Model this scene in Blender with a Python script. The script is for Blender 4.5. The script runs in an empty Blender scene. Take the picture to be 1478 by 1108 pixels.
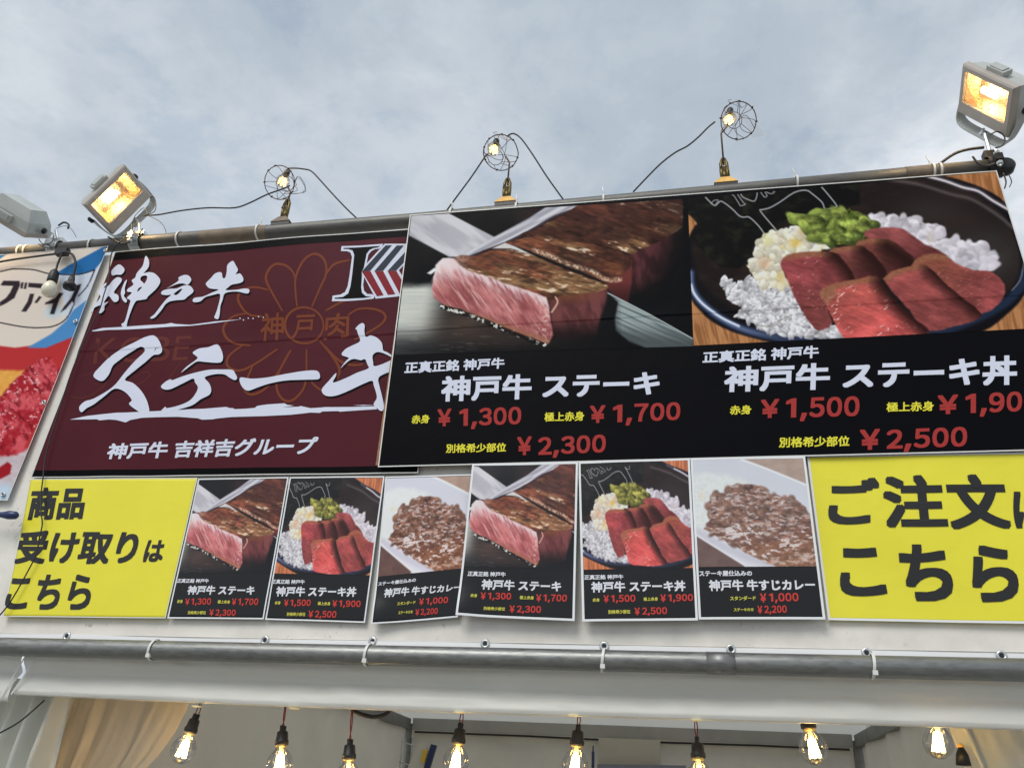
import bpy, bmesh, math, random
import numpy as np
random.seed(7)
SC = bpy.context.scene
COL = SC.collection

# ------------------------------------------------------------------ camera, sky, sun, exposure
F, CX, CY = 1161.0, 739.0, 554.0          # focal length and centre in pixels of the 1478-wide photograph
U = np.array([870-CX, -1604-CY, F]); U /= np.linalg.norm(U)
L = np.array([-5240-CX, 816-CY, F]); L /= np.linalg.norm(L)
X = -L; X -= U*(X@U); X /= np.linalg.norm(X)
Y = np.cross(U, X)
R = np.array([X, Y, U])
EYE = np.array([0, 0, 1.6])
D = 1.9                                    # the face of the stall is the plane y = 1.9
def at(px, py, d=D):                       # point of the plane y = d seen at a pixel of the photograph
    px = np.asarray(px, float); py = np.asarray(py, float)
    v = np.stack([px-CX, py-CY, np.full(px.shape, F)], -1) @ R.T
    return EYE + v*(d/v[..., 1])[..., None]
def camdir(x, y, z):                       # camera-frame direction (right, down, forward) -> world
    v = R @ np.array([x, y, z], float); return v/np.linalg.norm(v)

cam = bpy.data.cameras.new('camera'); camo = bpy.data.objects.new('camera', cam); COL.objects.link(camo)
from mathutils import Matrix, Vector
M4 = Matrix([[R[i][0], -R[i][1], -R[i][2], EYE[i]] for i in range(3)] + [[0, 0, 0, 1]])
camo.matrix_world = M4
cam.sensor_width = 36; cam.lens = F/1478*36; cam.clip_start = 0.05; cam.clip_end = 5000
SC.camera = camo

SC.view_settings.view_transform = 'Standard'; SC.view_settings.look = 'None'
SC.view_settings.exposure = 0.2; SC.view_settings.gamma = 1
try: SC.view_settings.use_curve_mapping = False
except Exception: pass
SC.cycles.max_bounces = 8; SC.cycles.transparent_max_bounces = 12

SUN_EL, SUN_ROT = math.radians(52), math.radians(200)
W = bpy.data.worlds.new('World'); SC.world = W; W.use_nodes = True
nt = W.node_tree; nt.nodes.clear()
def N(t, typ, **kw):
    n = t.nodes.new(typ)
    for k, v in kw.items(): setattr(n, k, v)
    return n
def sin(n, name, v): n.inputs[name].default_value = v
out = N(nt, 'ShaderNodeOutputWorld'); bg = N(nt, 'ShaderNodeBackground'); sin(bg, 'Strength', 0.1)
sky = N(nt, 'ShaderNodeTexSky'); sky.sky_type = 'NISHITA'; sky.sun_disc = False
sky.sun_elevation = SUN_EL; sky.sun_rotation = SUN_ROT
tc = N(nt, 'ShaderNodeTexCoord')
sep = N(nt, 'ShaderNodeSeparateXYZ'); nt.links.new(tc.outputs['Generated'], sep.inputs[0])
mx = N(nt, 'ShaderNodeMath', operation='MAXIMUM'); nt.links.new(sep.outputs['Z'], mx.inputs[0]); mx.inputs[1].default_value = 0.0
ad = N(nt, 'ShaderNodeMath', operation='ADD'); nt.links.new(mx.outputs[0], ad.inputs[0]); ad.inputs[1].default_value = 0.22
dv = N(nt, 'ShaderNodeVectorMath', operation='DIVIDE'); nt.links.new(tc.outputs['Generated'], dv.inputs[0])
cb = N(nt, 'ShaderNodeCombineXYZ')
for i in range(3): nt.links.new(ad.outputs[0], cb.inputs[i])
nt.links.new(cb.outputs[0], dv.inputs[1])
def cloud(scale, detail, rough, dist, off):
    mp = N(nt, 'ShaderNodeMapping'); mp.inputs['Location'].default_value = off; mp.inputs['Scale'].default_value = (1, 1, 0.3)
    nt.links.new(dv.outputs[0], mp.inputs[0])
    n = N(nt, 'ShaderNodeTexNoise'); sin(n, 'Scale', scale); sin(n, 'Detail', detail); sin(n, 'Roughness', rough); sin(n, 'Distortion', dist)
    nt.links.new(mp.outputs[0], n.inputs['Vector']); return n
def ramp(t, src, stops, interp='EASE'):
    r = N(t, 'ShaderNodeValToRGB'); r.color_ramp.interpolation = interp
    e = r.color_ramp.elements
    while len(e) < len(stops): e.new(0.5)
    for i, (p, c) in enumerate(stops): e[i].position = p; e[i].color = (*c, 1)
    t.links.new(src, r.inputs[0]); return r
c1 = cloud(1.7, 8, 0.56, 0.15, (3.1, 1.7, 0)); c2 = cloud(5.5, 8, 0.66, 0.25, (8.3, 2.2, 1))
k1 = ramp(nt, c1.outputs['Fac'], [(0.36, (4.2, 4.8, 5.45)), (0.48, (5.3, 5.8, 6.35)), (0.58, (7.3, 7.6, 7.95))])
k2 = ramp(nt, c2.outputs['Fac'], [(0.34, (0.84, 0.88, 0.93)), (0.5, (1.0, 1.0, 1.0)), (0.66, (1.10, 1.09, 1.07))])
mu = N(nt, 'ShaderNodeMix', data_type='RGBA', blend_type='MULTIPLY'); mu.inputs[0].default_value = 1
nt.links.new(k1.outputs[0], mu.inputs[6]); nt.links.new(k2.outputs[0], mu.inputs[7])
cov = ramp(nt, c1.outputs['Fac'], [(0.28, (0.93,)*3), (0.42, (0.985,)*3)])
mm = N(nt, 'ShaderNodeMix', data_type='RGBA'); nt.links.new(cov.outputs[0], mm.inputs[0])
nt.links.new(sky.outputs[0], mm.inputs[6]); nt.links.new(mu.outputs[2], mm.inputs[7])
nt.links.new(mm.outputs[2], bg.inputs[0]); nt.links.new(bg.outputs[0], out.inputs[0])

sl = bpy.data.lights.new('sun', 'SUN'); sl.energy = 1.5; sl.angle = math.radians(30); sl.color = (1, 0.97, 0.92)
so = bpy.data.objects.new('sun', sl); COL.objects.link(so)
sd = Vector((-0.35, -0.95, 1.05)).normalized()           # towards the sun: behind the viewer
so.rotation_euler = sd.to_track_quat('Z', 'Y').to_euler()
so.location = (-3, -8, 9)

# ------------------------------------------------------------------ materials
def lin(c):
    c = np.asarray(c, float)/255.0
    return np.where(c <= 0.04045, c/12.92, ((c+0.055)/1.055)**2.4)
GAIN = 1.14
def alb(r, g, b): return tuple(float(v) for v in np.clip(lin((r, g, b))*GAIN, 0.003, 0.86))
MATS = {}
def dimpled_glass():
    m = bpy.data.materials.new('dimpled_glass'); m.use_nodes = True; t = m.node_tree; t.nodes.clear()
    o = N(t, 'ShaderNodeOutputMaterial'); r = N(t, 'ShaderNodeBsdfRefraction'); sin(r, 'Roughness', 0.36); sin(r, 'IOR', 1.25); sin(r, 'Color', (1, .96, .88, 1))
    g_ = N(t, 'ShaderNodeBsdfGlossy'); sin(g_, 'Roughness', .15); ms = N(t, 'ShaderNodeMixShader'); ms.inputs[0].default_value = .05
    c_ = N(t, 'ShaderNodeTexCoord'); v = N(t, 'ShaderNodeTexVoronoi'); sin(v, 'Scale', 170); b = N(t, 'ShaderNodeBump'); sin(b, 'Distance', .0016); sin(b, 'Strength', .5)
    t.links.new(c_.outputs['Object'], v.inputs['Vector']); t.links.new(v.outputs['Distance'], b.inputs['Height']); t.links.new(b.outputs[0], r.inputs['Normal'])
    t.links.new(r.outputs[0], ms.inputs[1]); t.links.new(g_.outputs[0], ms.inputs[2]); t.links.new(ms.outputs[0], o.inputs[0]); return m
def mat(name, color=(0.5,)*3, rough=0.5, metal=0.0, spec=0.5, bump=0.0, bscale=30, mottle=0.0, mscale=8, attr=False,
        emit=None, estr=0, coat=0.0, glow=0.0, rvar=0.0, stretch=(1, 1, 1), trans=None):
    if name in MATS: return MATS[name]
    m = bpy.data.materials.new(name); m.use_nodes = True; t = m.node_tree
    b = t.nodes['Principled BSDF']
    sin(b, 'Base Color', (*color, 1)); sin(b, 'Roughness', rough); sin(b, 'Metallic', metal); sin(b, 'Specular IOR Level', spec)
    if coat: sin(b, 'Coat Weight', coat); sin(b, 'Coat Roughness', 0.12)
    tcn = N(t, 'ShaderNodeTexCoord'); mp = N(t, 'ShaderNodeMapping'); mp.inputs['Scale'].default_value = stretch
    t.links.new(tcn.outputs['Object'], mp.inputs[0])
    src = None
    if attr:
        a = N(t, 'ShaderNodeAttribute'); a.attribute_name = 'col'; src = a.outputs['Color']; t.links.new(src, b.inputs['Base Color'])
    if mottle or rvar:
        n = N(t, 'ShaderNodeTexNoise'); sin(n, 'Scale', mscale); sin(n, 'Detail', 6); sin(n, 'Roughness', 0.6); t.links.new(mp.outputs[0], n.inputs['Vector'])
        if mottle:
            r = ramp(t, n.outputs['Fac'], [(0.3, (1-mottle,)*3), (0.65, (1+mottle*0.4,)*3)])
            x = N(t, 'ShaderNodeMix', data_type='RGBA', blend_type='MULTIPLY'); x.inputs[0].default_value = 1
            if src: t.links.new(src, x.inputs[6])
            else: x.inputs[6].default_value = (*color, 1)
            t.links.new(r.outputs[0], x.inputs[7]); t.links.new(x.outputs[2], b.inputs['Base Color'])
        if rvar:
            mr = N(t, 'ShaderNodeMapRange'); sin(mr, 'From Min', 0.3); sin(mr, 'From Max', 0.7)
            sin(mr, 'To Min', max(0.05, rough-rvar)); sin(mr, 'To Max', min(1, rough+rvar))
            t.links.new(n.outputs['Fac'], mr.inputs[0]); t.links.new(mr.outputs[0], b.inputs['Roughness'])
    if bump:
        n = N(t, 'ShaderNodeTexNoise'); sin(n, 'Scale', bscale); sin(n, 'Detail', 4); sin(n, 'Distortion', 0.6); t.links.new(mp.outputs[0], n.inputs['Vector'])
        bp = N(t, 'ShaderNodeBump'); sin(bp, 'Strength', 0.6); sin(bp, 'Distance', bump); t.links.new(n.outputs['Fac'], bp.inputs['Height'])
        t.links.new(bp.outputs[0], b.inputs['Normal'])
    if emit: sin(b, 'Emission Color', (*emit, 1)); sin(b, 'Emission Strength', estr)
    if glow:                             # cloth that lets light through
        o = t.nodes['Material Output']; tl = N(t, 'ShaderNodeBsdfTranslucent'); sin(tl, 'Color', (*color, 1)); ms = N(t, 'ShaderNodeMixShader'); ms.inputs[0].default_value = glow
        t.links.new(b.outputs[0], ms.inputs[1]); t.links.new(tl.outputs[0], ms.inputs[2]); t.links.new(ms.outputs[0], o.inputs[0])
    if trans is not None:                # see-through film: part transparent
        o = t.nodes['Material Output']; tr = N(t, 'ShaderNodeBsdfTransparent'); ms = N(t, 'ShaderNodeMixShader'); ms.inputs[0].default_value = 1-trans
        t.links.new(tr.outputs[0], ms.inputs[1]); t.links.new(b.outputs[0], ms.inputs[2]); t.links.new(ms.outputs[0], o.inputs[0])
    MATS[name] = m; return m
def glassmat(name, tint=(1, 1, 1), refl=1.0):
    m = bpy.data.materials.new(name); m.use_nodes = True; t = m.node_tree; t.nodes.clear()
    o = N(t, 'ShaderNodeOutputMaterial'); tr = N(t, 'ShaderNodeBsdfTransparent'); sin(tr, 'Color', (*tint, 1))
    g = N(t, 'ShaderNodeBsdfGlossy'); sin(g, 'Roughness', 0.03)
    lw = N(t, 'ShaderNodeLayerWeight'); sin(lw, 'Blend', 0.35)
    ml = N(t, 'ShaderNodeMath', operation='MULTIPLY'); ml.inputs[1].default_value = 0.75*refl; t.links.new(lw.outputs['Fresnel'], ml.inputs[0])
    ms = N(t, 'ShaderNodeMixShader'); t.links.new(ml.outputs[0], ms.inputs[0]); t.links.new(tr.outputs[0], ms.inputs[1]); t.links.new(g.outputs[0], ms.inputs[2])
    t.links.new(ms.outputs[0], o.inputs[0]); return m
GLASS = glassmat('clear_glass')
PANE = dimpled_glass()

BOARD_SPEC, BOARD_R = 0.03, 0.40
m_print = mat('banner_print', attr=True, rough=BOARD_R, spec=BOARD_SPEC, bump=0.0022, bscale=9, rvar=0.08, mscale=5)
def ink(name, rgb, **kw):
    a = dict(rough=BOARD_R, spec=BOARD_SPEC, bump=0.0022, bscale=9); a.update(kw)
    return mat('ink_'+name, alb(*rgb), **a)
m_black = ink('board_black', (13, 13, 17)); m_maroon = ink('maroon', (78, 35, 42), mottle=0.10, mscale=3)
m_white = ink('banner_white', (212, 214, 226)); m_letter = ink('letter_white', (206, 210, 226)); m_yel = ink('letter_yellow', (222, 214, 70))
m_red = ink('price_red', (160, 58, 56)); m_gold = ink('flower_brown', (116, 62, 42)); m_faint = ink('faint_brown', (98, 50, 46))
m_k = ink('logo_black', (12, 12, 14)); m_kgrey = ink('logo_grey', (56, 62, 72)); m_kred = ink('logo_red', (128, 44, 50))
m_edge = mat('banner_edge', alb(205, 205, 200), rough=0.4)
LAM = dict(rough=0.24, spec=0.36, bump=0.0014, bscale=11)
m_pprint = mat('poster_print', attr=True, rvar=0.06, mscale=6, **LAM)
m_pblack = ink('poster_black', (20, 21, 23), **LAM); m_pwhite = ink('poster_white', (214, 216, 222), **LAM)
m_pyel = ink('poster_yellow', (206, 200, 80), **LAM); m_pred = ink('poster_red', (196, 58, 50), **LAM); m_pborder = mat('poster_border', alb(222, 224, 228), rough=0.3, bump=0.0014, bscale=11)
YEL = dict(rough=0.34, spec=0.5, bump=0.0045, bscale=7)
m_ysheet = mat('yellow_vinyl', alb(236, 216, 52), mottle=0.05, mscale=3, rvar=0.1, **YEL); m_yink = ink('sign_black', (24, 22, 20), **YEL)
m_pvc = mat('white_pvc', alb(221, 217, 208), rough=0.5, bump=0.009, bscale=5, mottle=0.10, mscale=9)
_t = m_pvc.node_tree; _b = _t.nodes['Principled BSDF']; _l = _b.inputs['Base Color'].links[0].from_socket     # specks of dirt on the cloth
_c = N(_t, 'ShaderNodeTexCoord'); _n = N(_t, 'ShaderNodeTexNoise'); sin(_n, 'Scale', 85); sin(_n, 'Detail', 3); _n2 = N(_t, 'ShaderNodeTexNoise'); sin(_n2, 'Scale', 3.2); sin(_n2, 'Detail', 4)
_t.links.new(_c.outputs['Object'], _n.inputs['Vector']); _t.links.new(_c.outputs['Object'], _n2.inputs['Vector'])
_r = ramp(_t, _n.outputs['Fac'], [(0.64, (0, 0, 0)), (0.72, (1, 1, 1))]); _r2 = ramp(_t, _n2.outputs['Fac'], [(0.50, (0, 0, 0)), (0.66, (1, 1, 1))])
_m = N(_t, 'ShaderNodeMath', operation='MULTIPLY'); _t.links.new(_r.outputs[0], _m.inputs[0]); _t.links.new(_r2.outputs[0], _m.inputs[1])
_m2 = N(_t, 'ShaderNodeMath', operation='MULTIPLY'); _m2.inputs[1].default_value = .6; _t.links.new(_m.outputs[0], _m2.inputs[0])
_x = N(_t, 'ShaderNodeMix', data_type='RGBA'); _t.links.new(_m2.outputs[0], _x.inputs[0]); _t.links.new(_l, _x.inputs[6]); _x.inputs[7].default_value = (.16, .14, .11, 1); _t.links.new(_x.outputs[2], _b.inputs['Base Color'])
m_hem = mat('white_hem', alb(230, 230, 226), rough=0.42, bump=0.003, bscale=9)
m_val = mat('valance_pvc', alb(222, 221, 214), rough=0.42, glow=.18, bump=0.010, bscale=6, stretch=(0.5, 1, 2.2), mottle=0.06, mscale=4)
m_steel = mat('galvanised_steel', (0.24, 0.245, 0.235), rough=0.40, metal=0.7, bump=0.0005, bscale=140, mottle=0.18, mscale=120, rvar=0.12, stretch=(0.3, 1, 1))
m_steeld = mat('weathered_steel', (0.15, 0.145, 0.135), rough=0.5, metal=0.6, bump=0.0005, bscale=90, mottle=0.2, mscale=60, rvar=0.12, stretch=(0.3, 1, 1))
m_tape = mat('old_tape', alb(116, 102, 86), rough=0.6, mottle=0.25, mscale=30)
m_tie = mat('nylon_tie', (0.72, 0.72, 0.68), rough=0.35)
m_rubber = mat('black_rubber', (0.012, 0.012, 0.014), rough=0.45)
m_cable = mat('black_cable', (0.014, 0.013, 0.016), rough=0.5)
m_lampgrey = mat('lamp_grey', alb(176, 180, 176), rough=0.45, bump=0.0004, bscale=90, mottle=0.1, mscale=14)
m_lampdark = mat('lamp_frame', alb(172, 164, 155), rough=0.5, mottle=0.1, mscale=14)
m_zinc = mat('bright_zinc', (0.62, 0.64, 0.64), rough=0.32, metal=0.8, mottle=0.2, mscale=30)
m_wire = mat('rusty_wire', (0.10, 0.062, 0.042), rough=0.55, metal=0.5, mottle=0.4, mscale=60)
m_bronze = mat('bronze_clamp', (0.13, 0.095, 0.035), rough=0.35, metal=0.8, mottle=0.35, mscale=40)
m_brass = mat('yellow_brass', (0.86, 0.50, 0.13), rough=0.5, metal=0.0, mottle=0.2, mscale=30)
m_film = mat('plastic_film', (0.8, 0.8, 0.8), rough=0.15, trans=0.82, bump=0.002, bscale=30)
m_milk = mat('milky_glass', alb(226, 218, 196), rough=0.25, coat=0.5)
m_redwire = mat('red_wire', (0.22, 0.02, 0.02), rough=0.45)
m_cap = mat('lamp_cap', (0.6, 0.45, 0.2), rough=0.35, metal=0.8)
m_fil = mat('lit_filament', (1, 0.8, 0.4), emit=(1.0, 0.62, 0.16), estr=34)
m_filpale = mat('lit_filament_pale', (1, 0.85, 0.5), emit=(1.0, 0.66, 0.24), estr=9)
m_filam = mat('lit_filament_amber', (1, 0.7, 0.3), emit=(1.0, 0.60, 0.10), estr=6)
m_tube = mat('halogen_tube', (1, 0.9, 0.7), emit=(1.0, 0.78, 0.42), estr=26)
m_refl = mat('dimpled_reflector', (0.86, 0.66, 0.46), rough=0.40, metal=1.0, bump=0.008, bscale=110, mottle=.22, mscale=18)
m_wood = mat('pale_wood', alb(150, 105, 66), rough=0.6, mottle=0.3, mscale=12, stretch=(1, 1, 8))
m_inner = mat('tent_inner_pvc', alb(202, 197, 185), rough=0.6, glow=.25, bump=0.004, bscale=5, mottle=0.08, mscale=3)
m_curt = mat('curtain_pvc', alb(232, 229, 218), rough=0.42, glow=.3, bump=0.004, bscale=9, mottle=0.06, mscale=6)
m_frame = mat('tent_frame', (0.22, 0.22, 0.215), rough=0.5, metal=0.3, mottle=0.2, mscale=10)
m_navy = mat('navy_plastic', (0.02, 0.035, 0.12), rough=0.3)
m_asph = mat('pale_paving', (0.27, 0.262, 0.245), rough=0.9, bump=0.004, bscale=120, mottle=0.3, mscale=1.5)
m_card = mat('white_card', alb(200, 198, 190), rough=0.5)
m_ylab = mat('yellow_label', alb(214, 178, 46), rough=0.5)

# ------------------------------------------------------------------ object helpers
def wloc(o):
    v = Vector((0, 0, 0))
    while o: v += o.location; o = o.parent
    return v
def tag(o, label=None, cat=None, group=None, kind=None):
    if label: o['label'] = label
    if cat: o['category'] = cat
    if group: o['group'] = group
    if kind: o['kind'] = kind
    return o
def thing(name, label, cat, loc=(0, 0, 0), group=None):
    o = bpy.data.objects.new(name, None); COL.objects.link(o); o.location = [float(v) for v in loc]
    o.empty_display_size = 0.05
    return tag(o, label, cat, group)
def mo(name, verts, faces, m, parent=None, smooth=False, colors=None, thick=0):
    verts = np.asarray(verts, float)
    if parent is not None: verts = verts - np.array(wloc(parent))
    me = bpy.data.meshes.new(name); me.from_pydata(verts.tolist(), [], [tuple(map(int, f)) for f in faces]); me.update()
    if colors is not None:
        a = me.color_attributes.new('col', 'FLOAT_COLOR', 'POINT')
        c = np.ones((len(verts), 4), np.float32); c[:, :3] = colors; a.data.foreach_set('color', c.ravel())
    if smooth: me.polygons.foreach_set('use_smooth', [True]*len(me.polygons))
    if m is not None: me.materials.append(m)
    o = bpy.data.objects.new(name, me); COL.objects.link(o)
    if parent is not None: o.parent = parent
    if thick:
        md = o.modifiers.new('thickness', 'SOLIDIFY'); md.thickness = thick; md.offset = 0
    return o
class MB:
    def __init__(s): s.v = []; s.f = []
    def add(s, v, f):
        n = len(s.v); s.v += [tuple(map(float, p)) for p in v]; s.f += [tuple(i+n for i in q) for q in f]; return s
    def hexa(s, c8):                       # 8 corners: bottom 4 ccw, top 4 ccw
        return s.add(c8, [(3, 2, 1, 0), (4, 5, 6, 7), (0, 1, 5, 4), (1, 2, 6, 5), (2, 3, 7, 6), (3, 0, 4, 7)])
    def box(s, x0, x1, y0, y1, z0, z1):
        return s.hexa([(x0, y0, z0), (x1, y0, z0), (x1, y1, z0), (x0, y1, z0), (x0, y0, z1), (x1, y0, z1), (x1, y1, z1), (x0, y1, z1)])
    def tube(s, pts, r, n=8, closed=False, caps=True):
        P = [Vector(p) for p in pts]; k = len(P); rr = r if hasattr(r, '__len__') else [r]*k
        t0 = (P[1]-P[0]).normalized(); up = Vector((0, 0, 1)) if abs(t0.z) < 0.9 else Vector((1, 0, 0))
        nrm = t0.cross(up).normalized(); vs = []
        for i in range(k):
            a = P[(i-1) % k] if (i > 0 or closed) else P[i]; b = P[(i+1) % k] if (i < k-1 or closed) else P[i]
            t = (b-a).normalized(); nrm = (nrm - t*nrm.dot(t))
            if nrm.length < 1e-6: nrm = t.orthogonal()
            nrm.normalize(); bi = t.cross(nrm)
            for j in range(n):
                an = 2*math.pi*j/n; vs.append(P[i] + (nrm*math.cos(an)+bi*math.sin(an))*rr[i])
        fs = []
        for i in range(k if closed else k-1):
            for j in range(n):
                a = i*n+j; b = i*n+(j+1) % n; c = ((i+1) % k)*n+(j+1) % n; d = ((i+1) % k)*n+j; fs.append((a, b, c, d))
        if caps and not closed: fs += [tuple(range(n))[::-1], tuple((k-1)*n+j for j in range(n))]
        return s.add(vs, fs)
    def lathe(s, prof, n=20, o=(0, 0, 0), axis=2):   # prof: (radius, height)
        vs = []
        for r, h in prof:
            for j in range(n):
                a = 2*math.pi*j/n; p = [r*math.cos(a), r*math.sin(a), h]
                if axis == 0: p = [h, p[0], p[1]]
                if axis == 1: p = [p[0], h, p[1]]
                vs.append((p[0]+o[0], p[1]+o[1], p[2]+o[2]))
        fs = [(i*n+j, i*n+(j+1) % n, (i+1)*n+(j+1) % n, (i+1)*n+j) for i in range(len(prof)-1) for j in range(n)]
        return s.add(vs, fs)
    def build(s, name, m, parent=None, smooth=False, thick=0): return mo(name, s.v, s.f, m, parent, smooth, thick=thick)
def cr(pts, k=6, closed=False):            # Catmull-Rom through points
    P = np.asarray(pts, float); n = len(P); o = []
    rng = range(n) if closed else range(n-1)
    for i in rng:
        p0 = P[(i-1) % n] if (closed or i > 0) else P[i]; p1 = P[i]; p2 = P[(i+1) % n]
        p3 = P[(i+2) % n] if (closed or i < n-2) else P[(i+1) % n]
        for j in range(k):
            t = j/k; o.append(0.5*((2*p1)+(-p0+p2)*t+(2*p0-5*p1+4*p2-p3)*t*t+(-p0+3*p1-3*p2+p3)*t**3))
    if not closed: o.append(P[-1])
    return np.array(o)
def children(o): return [c for c in bpy.data.objects if c.parent == o]
def copy_tree(o, parent=None):
    c = o.copy(); COL.objects.link(c)
    if parent: c.parent = parent
    for ch in children(o): copy_tree(ch, c)
    return c

# ------------------------------------------------------------------ value noise for printed pictures
def hsh(ix, iy, s):
    h = (ix.astype(np.int64)*374761393 + iy.astype(np.int64)*668265263 + s*974634777) & 0xFFFFFFFF
    h = ((h ^ (h >> 13))*1274126177) & 0xFFFFFFFF
    return ((h ^ (h >> 16)) & 0xFFFF)/65535.0
def vn(x, y, s=0):
    ix = np.floor(x); iy = np.floor(y); fx = x-ix; fy = y-iy
    fx = fx*fx*(3-2*fx); fy = fy*fy*(3-2*fy); ix = ix.astype(np.int64); iy = iy.astype(np.int64)
    a = hsh(ix, iy, s); b = hsh(ix+1, iy, s); c = hsh(ix, iy+1, s); d = hsh(ix+1, iy+1, s)
    return (a*(1-fx)+b*fx)*(1-fy)+(c*(1-fx)+d*fx)*fy
def fbm(x, y, s=0, o=4, g=0.55):
    t = 0; a = 1; n = 0
    for i in range(o): t = t+a*vn(x*2**i+i*17.3, y*2**i-i*9.1, s+i); n += a; a *= g
    return t/n
def rotn(x, y, deg, lx, ly, s=0, o=4):      # streaky noise: long axis at deg, lengths in px
    c, q = math.cos(math.radians(deg)), math.sin(math.radians(deg))
    return fbm((x*c+y*q)/lx, (-x*q+y*c)/ly, s, o)
def cells(x, y, size, s=0):                 # distance to nearest and second-nearest jittered point
    x = x/size; y = y/size; ix = np.floor(x).astype(np.int64); iy = np.floor(y).astype(np.int64)
    d1 = np.full(x.shape, 9.0); d2 = np.full(x.shape, 9.0); idv = np.zeros(x.shape)
    for i in (-1, 0, 1):
        for j in (-1, 0, 1):
            cx = ix+i+0.15+0.7*hsh(ix+i, iy+j, s); cy = iy+j+0.15+0.7*hsh(ix+i, iy+j, s+5)
            d = np.hypot(x-cx, y-cy); m = d < d1
            d2 = np.where(m, d1, np.minimum(d2, d)); idv = np.where(m, hsh(ix+i, iy+j, s+9), idv); d1 = np.where(m, d, d1)
    return d1, d2, idv
def sm(a, b, x): t = np.clip((x-a)/(b-a), 0, 1); return t*t*(3-2*t)
class Art:                                  # a printed picture, painted in drawing coordinates
    def __init__(s, x, y): s.x = x; s.y = y; s.c = np.zeros(x.shape+(3,))
    def fill(s, m, col):
        col = np.asarray(col, float)
        s.c = s.c*(1-m[..., None])+col*m[..., None]
    def poly(s, P, soft=1.2, wob=0, seed=0, smooth=0):
        P = np.asarray(P, float)
        if smooth: P = cr(P, smooth, True)
        x0, y0 = P.min(0)-soft-wob-2; x1, y1 = P.max(0)+soft+wob+2
        sel = (s.x > x0) & (s.x < x1) & (s.y > y0) & (s.y < y1)
        res = np.zeros(s.x.shape); 
        if not sel.any(): return res
        x = s.x[sel]; y = s.y[sel]
        if wob: x, y = x+wob*2*(fbm(x/6, y/6, seed, 3)-.5), y+wob*2*(fbm(x/6, y/6, seed+50, 3)-.5)
        d = np.full(x.shape, 1e9); ins = np.zeros(x.shape, bool)
        for i in range(len(P)):
            a = P[i]; b = P[(i+1) % len(P)]; e = b-a; L2 = e@e+1e-9
            t = np.clip(((x-a[0])*e[0]+(y-a[1])*e[1])/L2, 0, 1)
            d = np.minimum(d, (x-a[0]-t*e[0])**2+(y-a[1]-t*e[1])**2)
            if a[1] != b[1]:
                cr_ = ((a[1] > y) != (b[1] > y)) & (x < (b[0]-a[0])*(y-a[1])/(b[1]-a[1])+a[0]); ins ^= cr_
        d = np.sqrt(d); sd = np.where(ins, d, -d); res[sel] = np.clip(0.5+sd/(2*soft), 0, 1); return res
    def line(s, P, w, soft=0.8, smooth=4):
        P = np.asarray(P, float)
        if smooth: P = cr(P, smooth)
        x0, y0 = P.min(0)-w-soft-2; x1, y1 = P.max(0)+w+soft+2
        sel = (s.x > x0) & (s.x < x1) & (s.y > y0) & (s.y < y1); res = np.zeros(s.x.shape)
        if not sel.any(): return res
        x = s.x[sel]; y = s.y[sel]; d = np.full(x.shape, 1e9)
        for a, b in zip(P[:-1], P[1:]):
            e = b-a; L2 = e@e+1e-9; t = np.clip(((x-a[0])*e[0]+(y-a[1])*e[1])/L2, 0, 1)
            d = np.minimum(d, (x-a[0]-t*e[0])**2+(y-a[1]-t*e[1])**2)
        res[sel] = np.clip((w/2+soft/2-np.sqrt(d))/soft, 0, 1); return res
def relief(f, x, y, d=1.6): return f(x, y)-f(x+d*.6, y+d)          # lit from the upper left
def zc(ox, oy, s, P): return [(ox+x*s, oy+y*s) for x, y in P]
def blobs(a, mask, box, n, hl, hw, base, dk, seed, con=.35, soft=.8, spec=0.0, ang=None, jit=.12, light=(245, 245, 245), var=(.78, 1.22)):
    # many small rounded bits (grains, lumps) laid over each other, each lit from the upper left
    rs = np.random.RandomState(seed); x0, y0, x1, y1 = box; base = np.array(base, float); dk = np.array(dk, float)
    P = np.stack([rs.uniform(x0, x1, n), rs.uniform(y0, y1, n)], 1); P = P[np.argsort(P[:, 1])]
    X_ = a.x.ravel(); Y_ = a.y.ravel(); C = a.c.reshape(-1, 3); M = mask.ravel()
    live = np.nonzero((X_ > x0-hl*2) & (X_ < x1+hl*2) & (Y_ > y0-hl*2) & (Y_ < y1+hl*2))[0]
    o = np.argsort(Y_[live]); live = live[o]; Ys = Y_[live]
    for (px, py) in P:
        L_ = hl*rs.uniform(*var); W_ = hw*rs.uniform(*var); t = rs.uniform(0, 3.14) if ang is None else rs.normal(ang, .5)
        v = 1+rs.uniform(-jit, jit); lo, hi = np.searchsorted(Ys, (py-L_-2, py+L_+2)); idx = live[lo:hi]
        xx = X_[idx]-px; k = np.abs(xx) < L_+2; idx = idx[k]
        if len(idx) == 0: continue
        xx = X_[idx]-px; yy = Y_[idx]-py; i0 = np.argmin(xx*xx+yy*yy)
        if M[idx[i0]] < .5: continue
        u = (xx*math.cos(t)+yy*math.sin(t))/L_; w = (-xx*math.sin(t)+yy*math.cos(t))/W_; r = np.sqrt(u*u+w*w)
        al = np.clip((1-r)*min(L_, W_)/soft+.5, 0, 1); sh = np.clip(.62-.42*(xx*.45+yy*.9)/max(W_, 1)-.25*r*r, 0, 1)
        c = dk*(1-sh)[:, None]*con+base*(1-(1-sh)[:, None]*con); c = c*v
        if spec: q = np.exp(-(((xx+.25*L_)/(L_*.45))**2+((yy+.4*W_)/(W_*.28))**2))[:, None]*spec; c = c*(1-q)+np.array(light, float)*q
        C[idx] = C[idx]*(1-al)[:, None]+c*al[:, None]
    a.c = C.reshape(a.c.shape)
def A_(*P): return zc(580, 280, .14895, P)
def B_(*P): return zc(780, 280, .14895, P)
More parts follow.
